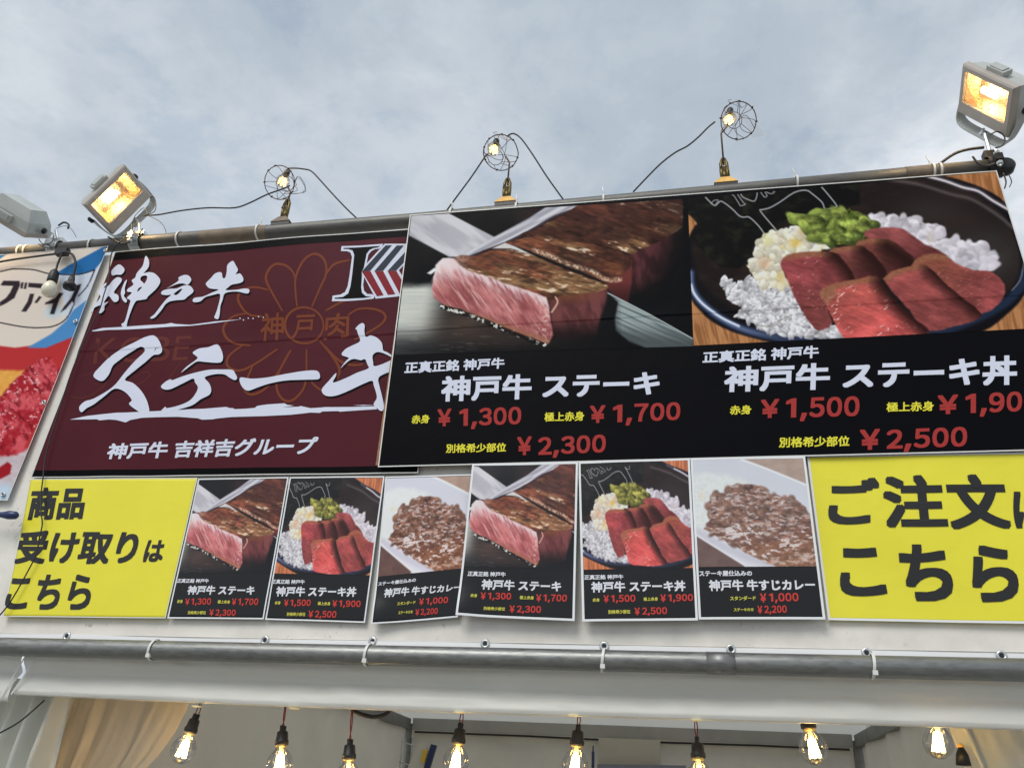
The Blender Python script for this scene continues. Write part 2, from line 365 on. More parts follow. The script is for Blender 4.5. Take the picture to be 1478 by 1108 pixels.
def C_(*P): return zc(560, 400, .14895, P)
def D_(*P): return zc(780, 390, .1556, P)
def mixc(a, b, t): t = np.asarray(t)[..., None]; return np.asarray(a, float)*(1-t)+np.asarray(b, float)*t

def paint_steak(x, y):
    a = Art(x, y); a.c[:] = (11, 12, 15)
    g = lambda cx, cy, rx, ry: np.exp(-((x-cx)/rx)**2-((y-cy)/ry)**2)
    # metal table, bright at the left, brown reflection under the meat, dark to the right
    tab = sm(406, 420, y+0.02*(x-580)+4*(fbm(x/14, y/6, 3)-.5))
    brushed = fbm(x/30, y/1.6, 4, 3)
    a.fill(tab*sm(560, 470, y)*sm(700, 560, x)*0.8, mixc((104, 106, 106), (62, 64, 66), brushed))
    a.fill(tab*sm(502, 462, y)*sm(656, 606, x+0.15*(y-450)), mixc((212, 213, 202), (168, 174, 170), brushed*.7))
    a.fill(0.85*g(672, 466, 46, 22)*tab, mixc((92, 74, 62), (62, 50, 46), brushed))
    a.fill(0.5*g(720, 488, 90, 16)*tab, (78, 62, 54))
    a.fill(0.28*sm(0.55, 0.8, fbm(x/20, y/3, 8))*g(640, 495, 90, 25), (150, 150, 150))
    # napkin and the two knives behind
    m = a.poly(A_((0, 150), (430, 172), (910, 425), (760, 560), (620, 612), (460, 612), (80, 410), (0, 380)), 1.3)
    a.fill(m, mixc((206, 204, 209), (166, 165, 172), sm(.35, .7, rotn(x, y, 35, 60, 14, 5, 3))*0.7+0.3*g(600, 330, 40, 30)))
    m = a.poly(A_((0, 60), (430, 172), (910, 415), (1250, 220), (1477, 70), (1477, -200), (0, -200)), 1.2)
    a.fill(m, mixc((10, 10, 13), (52, 34, 34), g(765, 310, 26, 22)*0.7))
    a.fill(a.line(A_((1560, 90), (1300, 250), (1000, 420)), 2.0, 2), (120, 112, 122))
    bl = A_((1500, 60), (1800, 60), (1700, 130), (1477, 215), (1250, 345), (1000, 470), (640, 604), (560, 604), (870, 430), (1230, 235))
    m = a.poly(bl, 1.2); a.fill(m, mixc((204, 204, 210), (158, 156, 166), sm(.4, .75, rotn(x, y, -28, 70, 5, 9, 3))))
    a.fill(a.line(A_((1800, 75), (1700, 140), (1477, 222), (1250, 352), (1000, 478), (680, 604)), 3.2, 2), (62, 48, 56))
    # back slabs
    def crust(m, seed, base=0.0, ang=22):
        hf = lambda X_, Y_: 0.8*rotn(X_, Y_, ang, 30, 10, seed, 3)+0.2*rotn(X_, Y_, ang-10, 10, 5, seed+7, 2)
        n1 = rotn(x, y, ang, 60, 15, seed+3, 4); n4 = rotn(x, y, ang-4, 70, 16, seed+31, 4); r = relief(hf, x, y, 2.2)
        c = mixc((52, 28, 24), (118, 66, 46), sm(.32, .66, n1+base)); c = mixc(c, (156, 124, 84), sm(.46, .74, n4+base)*0.85)
        c = mixc(c, (34, 18, 18), sm(.52, .72, rotn(x, y, ang, 24, 6, seed+20))*0.6)
        c = c*(1+2.6*np.clip(r, -.16, .16))[..., None]
        a.fill(m, c); bb = (x[m > .5].min(), y[m > .5].min(), x[m > .5].max(), y[m > .5].max()); c0_ = a.c.copy()
        blobs(a, m, bb, 420, 15, 4.2, (112, 72, 50), (34, 20, 18), seed+50, .8, 3.0, .14, math.radians(ang), .34, (206, 180, 140), (.5, 1.4)); k_ = (m*.28)[..., None]; c = c*(1-k_)+a.c*k_; a.c = c0_
        c = mixc(c, (232, 220, 200), sm(.05, .11, r)*sm(.50, .66, n4+.3*(fbm(x/5, y/4, seed+44)-.5)+base*.5)*.75); a.fill(m, c)
    side3 = a.poly(B_((860, 560), (1040, 500), (1240, 400), (1380, 300), (1370, 520), (1300, 720), (1200, 900), (1050, 985), (880, 960), (860, 700)), 3)
    a.fill(side3, mixc(mixc((88, 46, 50), (52, 26, 30), sm(.35, .7, rotn(x, y, 80, 30, 10, 31))), (14, 12, 14), np.clip(sm(930, 988, x+0.35*(y-360))+sm(395, 430, y)*.8, 0, 1)))
    top3 = a.poly(B_((-30, 330), (250, 195), (430, 66), (1330, 20), (1378, 80), (1372, 320), (1240, 410), (1040, 512), (880, 585), (820, 560), (600, 500), (300, 470), (-150, 420), (-200, 400)), 1.6, 1.2, 3)
    crust(top3, 41, -0.03); a.fill(top3*0.62*sm(880, 985, x-0.6*(y-300)), (38, 24, 24))
    a.fill(top3*0.35*g(850, 300, 90, 22), (70, 36, 36))
    side2 = a.poly(B_((600, 800), (780, 790), (884, 600), (886, 860), (850, 1060), (700, 990), (640, 900)), 1.5)
    a.fill(side2, mixc((104, 48, 46), (62, 26, 28), sm(400, 432, y)))
    top2 = a.poly(A_((1000, 480), (1200, 420), (1477, 410)) + B_((100, 430), (400, 470), (760, 540), (884, 620), (870, 700), (780, 810), (650, 860), (480, 790), (240, 690), (0, 600)) + A_((1250, 560), (1100, 500)), 1.3, 1, 8)
    crust(top2, 61, -0.05, 18)
    a.fill(a.line(B_((-60, 545), (120, 610), (300, 690), (500, 750), (640, 830), (770, 830)), 6, 4)*(0.35+0.65*sm(.38, .62, fbm(x/2.2, y/2.2, 66, 3))), mixc((196, 158, 128), (226, 200, 176), fbm(x/2, y/2, 5, 2)))
    a.fill(a.line(A_((1230, 560), (1400, 630)) + B_((100, 660), (420, 780), (620, 870), (650, 900)), 2.6, 2), (26, 14, 16))
    # pale blade behind the slice
    a.fill(a.poly(A_((850, 540), (1000, 474), (1100, 510), (1290, 605), (1150, 570), (950, 555)), 1), (206, 202, 200))
    a.fill(a.poly(A_((700, 590), (860, 530), (1060, 530), (1130, 552), (1060, 560), (820, 565)), 1), (30, 20, 20))
    # front steak: right side, crust, pink cut face
    sd = a.poly(B_((60, 970), (640, 890)) + D_((630, 160), (612, 300), (545, 480), (520, 600), (330, 640), (110, 640), (95, 380)), 2.5)
    cs = mixc((112, 62, 62), (82, 42, 44), sm(.3, .7, rotn(x, y, 70, 26, 9, 77)))
    cs = mixc(cs, (120, 74, 44), g(820, 426, 34, 9)*0.7); cs = mixc(cs, (16, 12, 14), np.clip(sm(455, 488, y)*0.85+sm(862, 882, x)*0.9*sm(420, 450, y), 0, 1)); a.fill(sd, cs)
    topf = a.poly(A_((460, 650), (560, 598), (720, 608), (850, 552), (1060, 540), (1270, 598), (1477, 690)) + B_((420, 800), (640, 876), (650, 905), (560, 945), (180, 985), (90, 1050)) + A_((1400, 1030), (1200, 950), (1000, 880), (800, 810), (600, 760), (480, 720)), 1.4, 1.2, 5)
    crust(topf, 81, 0.07, 14)
    a.fill(topf*sm(690, 640, x+0.4*(y-380))*0.75*(0.4+0.6*sm(.35, .6, fbm(x/3, y/3, 91))), (222, 200, 196))
    ff = A_((320, 760), (330, 690), (400, 622), (500, 622), (560, 690), (640, 742), (800, 790), (1000, 865), (1250, 945), (1400, 1000), (1425, 1090)) + D_((70, 290), (88, 400), (108, 540), (118, 600), (70, 688), (0, 660)) + C_((1400, 590), (1300, 560), (1100, 490), (1000, 430), (850, 370), (700, 310), (540, 272), (445, 205), (428, 100), (436, 0)) + A_((288, 850),)
    m = a.poly(ff, 1.2, 0.8, 12)
    st = rotn(x, y, 58, 26, 3.2, 101, 4); st2 = rotn(x, y, 44, 46, 16, 111, 3); ff_ = lambda X_, Y_: rotn(X_, Y_, 56, 34, 4.2, 115, 4)
    c = mixc((150, 80, 82), (192, 122, 120), sm(.3, .7, st2)); c = c*(1+1.5*np.clip(relief(ff_, x, y, 1.8), -.12, .12))[..., None]
    c = mixc(c, (226, 184, 180), sm(.55, .74, rotn(x, y, 54, 44, 3.0, 101, 4))*0.6); c = mixc(c, (122, 60, 62), sm(.52, .72, rotn(x, y, 56, 30, 7, 121, 3))*0.5)
    # distance below the upper rim, pale fat along it
    rim = np.interp(x, [622, 640, 670, 700, 740, 790, 800], [392, 380, 388, 394, 410, 432, 440])
    jag = 16*(rotn(x, y, 60, 16, 3.4, 133, 3)-.5)*2; c = mixc(c, (214, 176, 180), sm(34, 6, y-rim+jag+.10*(x-640))*0.6); c = mixc(c, (226, 208, 210), sm(17, 1, y-rim+jag*.9+.03*(x-640))*0.85); c = mixc(c, (236, 224, 222), sm(662, 636, x)*sm(420, 385, y)*.6)
    c = mixc(c, (236, 214, 204), sm(.45, .75, fbm(x/4, y/4, 131))*sm(770, 796, x+0.3*(y-440))*0.6)
    c = mixc(c, (150, 100, 76), sm(5, 0, np.interp(x, [625, 640, 700, 760, 795], [432, 441, 459, 480, 492])-y)*0.7); a.fill(m, c)
    a.fill(a.line(D_((140, 250), (160, 300), (105, 390)), 2.2, 2), (214, 176, 158))
    a.fill(a.poly(A_((245, 770), (320, 715), (345, 740), (280, 782)), 1), (226, 226, 226))
    ln = C_((520, 285), (700, 345), (850, 395), (1000, 455), (1150, 515), (1300, 575), (1450, 640)) + D_((40, 690),)
    b = a.line(ln, 6, 2.5); a.fill(b*0.85, (20, 14, 14)); a.fill(b*sm(.52, .62, fbm(x/3.2, y/3.2, 141, 3))*sm(.3, .5, fbm(x/12, y/12, 143)), (216, 216, 208))
    # lower knife
    kn = D_((635, 215), (1060, 438), (1420, 640), (1430, 712), (980, 722), (820, 660), (700, 560), (690, 460), (720, 300))
    m = a.poly(kn, 1.6); c = mixc((152, 164, 164), (100, 110, 112), sm(.35, .7, rotn(x, y, 24, 60, 3, 151, 3)))
    c = mixc(c, (58, 64, 66), np.clip(sm(470, 500, y+0.1*(990-x))*0.8+sm(900, 885, x)*0.6, 0, 1)); a.fill(m, c)
    a.fill(a.line(D_((625, 212), (1060, 436), (1420, 640)), 1.3, 1.4), (196, 208, 208))
    a.fill(sm(982, 990, x-0.04*(y-300))*0.9*sm(420, 300, y), (8, 8, 10))
    return a.c

def Zb(*P): return zc(990, 230, .33018, P)
def E_(*P): return zc(990, 240, .16972, P)
def F_(*P): return zc(1220, 240, .16972, P)
def G_(*P): return zc(990, 360, .16972, P)
def H_(*P): return zc(1228, 360, .16972, P)
def paint_bowl(x, y):
    a = Art(x, y)
    a.c[:] = mixc((182, 128, 84), (140, 92, 56), sm(.35, .7, rotn(x, y, 78, 40, 4, 201)))
    a.fill(sm(1390, 1372, x)*sm(1375, 1392, x)*0.9+0*x, (40, 24, 16))
    g = lambda cx, cy, rx, ry: np.exp(-((x-cx)/rx)**2-((y-cy)/ry)**2)
    outer = Zb((1000, 50), (1150, 78), (1300, 128), (1400, 195), (1470, 320), (1510, 450), (1480, 590), (1400, 680), (1280, 760), (1000, 830), (600, 840), (330, 790), (160, 735), (60, 660), (10, 570), (5, 380), (40, 290), (100, 230), (-40, -10), (400, -30), (700, -30))
    a.fill(a.poly(outer, 1.6, smooth=3), (16, 15, 20))
    inner = Zb((960, 75), (1150, 110), (1300, 170), (1400, 260), (1450, 380), (1460, 470), (1420, 570), (1300, 660), (1050, 745), (800, 775), (500, 755), (300, 700), (150, 620), (70, 540), (35, 450), (30, 370), (60, 280), (100, 100), (500, 0))
    c = mixc((30, 23, 22), (58, 54, 54), np.clip(g(1420, 370, 60, 40)*1.0+g(1340, 310, 60, 30)*.5, 0, 1)); c = mixc(c, (44, 34, 32), sm(.4, .7, fbm(x/40, y/20, 211))*0.6)
    a.fill(a.poly(inner, 3, smooth=3), c)
    # rim
    r1 = G_((40, 200), (46, 300), (90, 400), (180, 495), (300, 585), (450, 662), (620, 715), (850, 755), (1100, 765), (1340, 750))
    a.fill(a.line(r1, 12, 4), (44, 54, 78)); a.fill(a.line(r1, 5.5, 4)*sm(1150, 1040, x), (104, 120, 156)); a.fill(a.line(G_((46, 300), (70, 375), (150, 470), (300, 577), (450, 650)), 3, 2.4), (214, 220, 236))
    r2 = H_((1477, 200), (1440, 320), (1330, 440), (1150, 550), (950, 635), (740, 700), (400, 760))
    a.fill(a.line(r2, 13, 6), (30, 42, 62)); a.fill(a.line(H_((1470, 120), (1440, 260), (1370, 350)), 1.6, 1.6)*.7, (150, 150, 150))
    r3 = F_((560, 45), (700, 85), (850, 125), (1000, 180), (1130, 212), (1250, 290), (1390, 370), (1500, 450))
    a.fill(a.line(r3, 7, 4), (70, 66, 76)); a.fill(a.line(F_((700, 88), (850, 128), (1000, 182), (1130, 214), (1250, 292), (1390, 372)), 3, 2.4), (206, 200, 206))
    a.fill(a.line(F_((250, 100), (600, 150), (900, 240), (1080, 285), (1300, 420), (1430, 530)), 3.5, 5)*.6, (120, 112, 116))
    # seaweed sheet with a chalk-like drawing
    m = a.poly(E_((0, 60), (1477, -60), (1477, 330), (1280, 345), (860, 450), (700, 560), (570, 700), (520, 830), (450, 870), (300, 860), (120, 700), (40, 600), (100, 500), (60, 440), (0, 390)), 1.5, 2, 21)
    a.fill(m*sm(1265, 1225, x-0.5*(y-260)), mixc((14, 14, 14), (44, 46, 32), sm(.45, .85, fbm(x/14, y/9, 221, 5))*0.6))
    W_ = (168, 168, 172)
    for P, w in [(E_((100, 190), (135, 230), (210, 310), (250, 335), (290, 300), (330, 315), (400, 370), (450, 420), (490, 435), (540, 435), (620, 510), (670, 580)), 1.9),
                 (E_((780, 560), (740, 510), (635, 385), (650, 370), (710, 355), (800, 305), (920, 225), (1020, 205), (1080, 240), (1160, 310), (1185, 365), (1260, 350), (1282, 335), (1200, 230), (1120, 140)), 1.9),
                 (E_((385, 240), (430, 222), (445, 250), (490, 312), (505, 326), (465, 338), (452, 320), (410, 255), (385, 240)), 1.3),
                 (E_((520, 210), (490, 195), (462, 215), (480, 260), (530, 285), (582, 298), (604, 250), (600, 205), (570, 190), (545, 200), (535, 225)), 1.6),
                 (E_((620, 195), (665, 262), (690, 250), (670, 215), (720, 235), (752, 220), (700, 190), (640, 170)), 1.3),
                 (E_((765, 165), (790, 200), (830, 190), (850, 160)), 1.6), (E_((1110, 140), (1170, 165), (1210, 150), (1195, 120)), 1.6),
                 (E_((215, 320), (235, 295), (275, 290), (255, 325)), 1.2)]:
        a.fill(a.line(P, w, 1.2, 3)*0.9, W_)
    # rice, right and left
    def rice(P, seed, n=500, hl=6.5, hw=2.7, base=(226, 224, 228), dk=(120, 118, 124), soft=.8, con=.75):
        m = a.poly(P, 1.4, 2.6, seed, 3); P = np.array(P); a.fill(m, mixc(np.array(dk)*.5+np.array(base)*.5, np.array(dk)*.2+np.array(base)*.8, fbm(x/9, y/8, seed)))
        blobs(a, m, (P[:, 0].min(), P[:, 1].min(), P[:, 0].max(), P[:, 1].max()), n, hl, hw, base, dk, seed, con, soft)
        lum = sm(.5, .75, fbm(x/24, y/18, seed+8, 3))*.16; a.c = a.c*(1-(m*lum)[..., None])
    rice(F_((200, 440), (350, 425), (500, 445), (550, 430), (650, 465), (700, 520), (740, 495), (780, 490), (820, 570), (760, 650), (860, 662), (950, 615), (1000, 650), (1100, 680), (1200, 665), (1230, 720), (1280, 820), (1240, 890), (1100, 880), (950, 850), (850, 800), (700, 740), (560, 640), (450, 580), (200, 540)), 231, 420, 9, 6, (214, 209, 217), (156, 150, 160), 2.6, .5)
    a.fill(a.poly(F_((690, 540), (760, 590), (750, 650), (700, 650)), 2)*.5, (190, 176, 160))
    rice(G_((305, 265), (370, 260), (450, 290), (520, 245), (600, 290), (750, 250), (900, 290), (980, 520), (1050, 600), (1180, 630), (1240, 640), (1350, 748), (1050, 750), (800, 725), (640, 680), (580, 640), (520, 600), (430, 560), (480, 500), (430, 460), (370, 440), (400, 370), (340, 370)), 241, 900)
    a.fill(a.line(G_((600, 640), (700, 655), (770, 640), (800, 600), (900, 560)), 1.6, 2)*.5, (110, 104, 90))
    # potato salad
    m = a.poly(E_((885, 512), (950, 494), (1000, 510), (1035, 565), (1100, 620), (1220, 655), (1235, 700), (1000, 740), (880, 760), (810, 810), (830, 900), (880, 1010), (760, 1040), (620, 1015), (560, 920), (520, 840), (575, 770), (580, 700), (620, 630), (660, 568), (720, 572), (790, 545), (860, 540)), 1.2, 2, 251)
    hp_ = lambda X_, Y_: fbm(X_/12, Y_/10, 256, 4); rp = relief(hp_, x, y, 2.5); c = mixc((222, 219, 208), (204, 194, 160), sm(.42, .75, fbm(x/13, y/11, 252, 4))); c = c*(1+1.5*np.clip(rp, -.14, .10))[..., None]
    for q, w, rr in (((925, 655), (222, 188, 88), (11, 7)), ((670, 825), (212, 168, 136), (9, 9)), ((1000, 550), (226, 178, 120), (6, 6)), ((700, 640), (222, 216, 150), (8, 9)), ((790, 690), (220, 204, 130), (14, 4)), ((810, 960), (214, 190, 130), (9, 12))):
        px, py = E_(q)[0]; c = mixc(c, w, g(px, py, *rr)*0.9)
    c = mixc(c, (168, 150, 118), sm(.60, .8, fbm(x/5, y/5, 255, 3))*0.35); a.fill(m, c)
    blobs(a, m, (1075, 325, 1200, 415), 150, 7, 5, (226, 222, 208), (176, 164, 130), 258, .75, 1.6)
    for q, w, rr in (((925, 655), (214, 180, 84), (10, 7)), ((670, 825), (206, 162, 130), (8, 8)), ((1000, 550), (218, 172, 116), (6, 6)), ((700, 640), (214, 208, 146), (7, 8)), ((810, 960), (206, 184, 128), (8, 11))):
        px, py = E_(q)[0]; a.fill(m*g(px, py, *rr)*.75, w)
    # pickles
    m = a.poly(E_((855, 440), (885, 408), (960, 430), (1080, 412), (1200, 396), (1235, 430), (1250, 470), (1290, 405), (1400, 366)) + F_((30, 368), (110, 390), (200, 440), (262, 490), (230, 540), (130, 640), (60, 650)) + E_((1400, 660), (1240, 668), (1170, 620), (1080, 612), (1030, 560), (1000, 515), (890, 495)), 1.2, 1.8, 261)
    d1, d2, idv = cells(x+22*(fbm(x/14, y/14, 262)-.5), (y+0.5*x)*1.1+22*(fbm(x/14, y/14, 266)-.5), 21, 263)
    hk = lambda X_, Y_: cells(X_+22*(fbm(X_/14, Y_/14, 262)-.5), (Y_+0.5*X_)*1.1+22*(fbm(X_/14, Y_/14, 266)-.5), 21, 263)[0]; rk = -relief(hk, x, y, 3.5); c = mixc((136, 156, 54), (88, 110, 38), sm(.1, .8, d1)); c = c*(1+1.3*np.clip(rk, -.3, .25))[..., None]; c = mixc(c, (160, 176, 88), sm(.62, .8, fbm(x/5, y/7, 267, 3))*.6); c = mixc(c, (58, 76, 24), sm(.30, .02, d2-d1)*sm(.35, .6, fbm(x/12, y/12, 268))*0.9); c = mixc(c, (60, 84, 30), idv*0.55*sm(1200, 1270, x)); a.fill(m, c*.75)
    blobs(a, m, (1134, 300, 1266, 352), 80, 15, 6.5, (124, 138, 64), (54, 66, 32), 269, .95, 2.4, .22, .3, .3, (178, 190, 110), (.5, 1.3))
    a.c = a.c*(1-(m*.5)[..., None]*(fbm(x/6, y/7, 270, 4)[..., None]-.5)*2.0)
    # meat slices, back to front
    def slice_(P, c0, c1, ax, seed, rimP=None, rimw=9, hi=0.0, dkP=None):
        m = a.poly(Zb(*P), 1.3, 0.8, seed, 2); (x0, y0), (x1, y1) = Zb(*ax)
        t = np.clip(((x-x0)*(x1-x0)+(y-y0)*(y1-y0))/((x1-x0)**2+(y1-y0)**2), 0, 1)
        c = mixc(NP(c0, float)*NP([.95, 1.14, 1.10]), NP(c1, float)*NP([.95, 1.14, 1.10]), sm(0.0, 1.0, t)); f = rotn(x, y, 20, 16, 4.5, seed, 3); h_ = fbm(x/26, y/20, seed+40, 3); c = c*(0.66+0.24*f[..., None]+.46*h_[..., None]); c = c*(1.08+.7*np.clip(relief(lambda X_, Y_: rotn(X_, Y_, 26, 24, 7, seed+41, 4), x, y, 1.8), -.12, .12))[..., None]
        if hi: c = mixc(c, (240, 190, 184), sm(.64, .76, rotn(x, y, -35, 7, 2.6, seed+3, 3))*sm(.42, .62, fbm(x/22, y/22, seed+9))*hi*1.7)
        if rimP is not None:
            r = a.line(Zb(*rimP), rimw, 5); c = mixc(c, mixc((160, 112, 82), (120, 74, 54), fbm(x/3, y/2.4, seed+5)), r*0.85)
        if dkP is not None: c = mixc(c, (38, 20, 18), a.line(Zb(*dkP), 24, 20)*0.92)
        a.fill(m, c)
    slice_([(780, 335), (800, 308), (860, 298), (950, 305), (1040, 370), (1140, 420), (1060, 470), (940, 480), (880, 400)], (140, 62, 64), (96, 40, 42), [(850, 300), (980, 470)], 301)
    slice_([(740, 375), (790, 347), (890, 350), (960, 400), (1005, 455), (900, 515), (800, 470)], (122, 56, 52), (70, 30, 30), [(800, 350), (940, 480)], 303, [(745, 372), (800, 352), (900, 362)], 8, dkP=[(880, 380), (960, 440), (1000, 470)])
    slice_([(620, 402), (700, 380), (780, 382), (850, 450), (880, 515), (760, 545), (690, 470)], (118, 54, 52), (78, 32, 34), [(700, 390), (840, 510)], 305, [(640, 400), (710, 384), (790, 388)], 8, dkP=[(780, 395), (840, 460), (870, 515)])
    slice_([(412, 458), (440, 418), (520, 404), (640, 404), (690, 440), (740, 530), (620, 560), (600, 610), (640, 712), (600, 745), (560, 738), (500, 650), (470, 590), (432, 500)], (142, 56, 60), (112, 48, 48), [(520, 470), (600, 700)], 307, [(440, 425), (520, 412), (640, 408)], 10, .28, dkP=[(650, 415), (700, 470), (740, 530)])
    slice_([(985, 465), (1040, 418), (1130, 418), (1180, 455), (1260, 486), (1330, 490), (1392, 545), (1380, 620), (1285, 678), (1180, 600), (1060, 500)], (120, 56, 48), (138, 56, 58), [(1080, 430), (1360, 600)], 309, [(980, 462), (1045, 425), (1125, 424)], 13, .12)
    slice_([(862, 522), (960, 472), (1050, 462), (1120, 530), (1200, 600), (1300, 685), (1180, 728), (1050, 750), (980, 660)], (140, 58, 58), (128, 54, 54), [(950, 500), (1150, 700)], 311, [(870, 522), (960, 478), (1045, 470)], 9, .08, dkP=[(1075, 480), (1160, 560), (1240, 630), (1290, 670)])
    slice_([(585, 575), (640, 545), (760, 520), (835, 512), (900, 600), (1000, 700), (1070, 755), (940, 785), (800, 790), (695, 785), (640, 690), (600, 615)], (160, 66, 62), (186, 70, 70), [(700, 540), (800, 760)], 313, [(590, 590), (640, 555), (760, 528), (825, 520)], 10, .55, dkP=[(855, 535), (920, 625), (1000, 700), (1050, 745)])
    a.fill(a.poly(Zb((585, 580), (640, 555), (665, 580), (615, 640)), 2)*.7, mixc((164, 120, 92), (120, 80, 60), fbm(x/3, y/3, 330)))
    return a.c

def K_(*P): return zc(990, 655, .16693, P)
def paint_curry(x, y):
    a = Art(x, y)
    a.c[:] = mixc((180, 156, 142), (158, 132, 118), fbm(x/12, y/8, 401))
    m = a.poly(K_((-200, 40), (480, 40), (700, 120), (1045, 262), (1130, 400), (1300, 900), (1300, 1100), (650, 1100), (500, 968), (75, 705), (-200, 600)), 1.4)
    a.fill(m, mixc((206, 208, 218), (224, 222, 232), sm(690, 800, y)))
    a.fill(a.line(K_((480, 48), (700, 128), (1045, 270)), 2.6, 2), (232, 234, 240))
    a.fill(a.line(K_((60, 640), (300, 790), (560, 900), (780, 975)), 12, 8)*.5, (180, 178, 192))
    a.fill(a.line(K_((70, 690), (300, 835), (500, 955)), 3, 3)*.7, (236, 236, 242))
    a.fill(a.poly(K_((60, 712), (80, 705), (500, 968), (520, 1100), (60, 1100)), 1.2), mixc((112, 84, 78), (86, 62, 58), fbm(x/10, y/10, 402)))
    m = a.poly(K_((-200, 300), (60, 190), (150, 160), (350, 180), (480, 220), (620, 270), (500, 420), (300, 600), (150, 660), (60, 620), (-200, 560)), 4, 2, 403)
    d1, d2, idv = cells(x, y, 4, 404); a.fill(m, mixc((228, 232, 232), (204, 206, 200), idv*.4+sm(.2, .03, d2-d1)*.3))
    a.fill(m*.5*np.exp(-((x-1013)/4)**2-((y-715)/6)**2), (220, 204, 160))
    m = a.poly(K_((155, 645), (210, 560), (195, 430), (255, 345), (350, 330), (400, 275), (520, 262), (620, 272), (690, 308), (720, 342), (850, 378), (960, 402), (1030, 460), (1090, 560), (1120, 700), (1300, 965), (1300, 1100), (850, 1000), (600, 892), (430, 800), (300, 730)), 1.3, 1.6, 405, 2)
    d1, d2, idv = cells(x+3*fbm(x/5, y/5, 406), y, 8, 407)
    def hc(X_, Y_):
        e1, e2, _ = cells(X_+16*fbm(X_/11, Y_/11, 406), Y_+16*fbm(X_/11, Y_/11, 416), 15, 407); return .55*sm(.8, 0, e1)*sm(790, 745, Y_)+1.5*fbm(X_/12, Y_/8, 408, 4)+.30*fbm(X_/3.4, Y_/2.6, 418, 2)
    r = relief(hc, x, y, 1.8); up = sm(800, 730, y)
    c = mixc((140, 92, 68), (104, 70, 62), up); c = mixc(c, (168, 128, 104), sm(.42, .7, fbm(x/16, y/9, 412))*.6)
    c = c*(1+1.0*np.clip(r, -.22, .22))[..., None]; a.fill(m, c)
    top = m*sm(1012, 1030, x)*sm(792, 770, y+.12*(x-1090))*sm(1160, 1140, x)
    blobs(a, top, (1020, 700, 1165, 785), 210, 7.5, 5.5, (138, 98, 80), (92, 62, 54), 421, .8, 3.2, .12, .3, .3, (214, 196, 188), (.45, 1.25))
    a.c = a.c*(1-(top*.55)[..., None]*(fbm(x/5, y/4, 440, 4)[..., None]-.5)*2.2)
    a.fill(top*.35*sm(.35, .6, fbm(x/15, y/11, 443)), (120, 82, 68)); a.fill(top*sm(.60, .68, fbm(x/7, y/3, 441, 3))*.6, (222, 208, 208))
    lo = m*sm(740, 762, y+.1*(x-1090))
    w1 = fbm(x/7+1.5*fbm(x/9, y/9, 431), y/3.0+1.5*fbm(x/9, y/9, 433), 432, 3)
    a.fill(lo*sm(.52, .40, w1)*.35, (92, 52, 38)); a.fill(lo*sm(.555, .62, w1)*(.45+.55*sm(.4, .6, fbm(x/22, y/12, 434)))*.85, (230, 220, 220))
    a.fill(m*sm(.50, .58, fbm(x/4.5, y/2.2, 435, 3))*(np.exp(-((x-1122)/20)**2-((y-721)/9)**2)+.8*np.exp(-((x-1052)/12)**2-((y-722)/6)**2))*.85, (228, 218, 220))
    return a.c

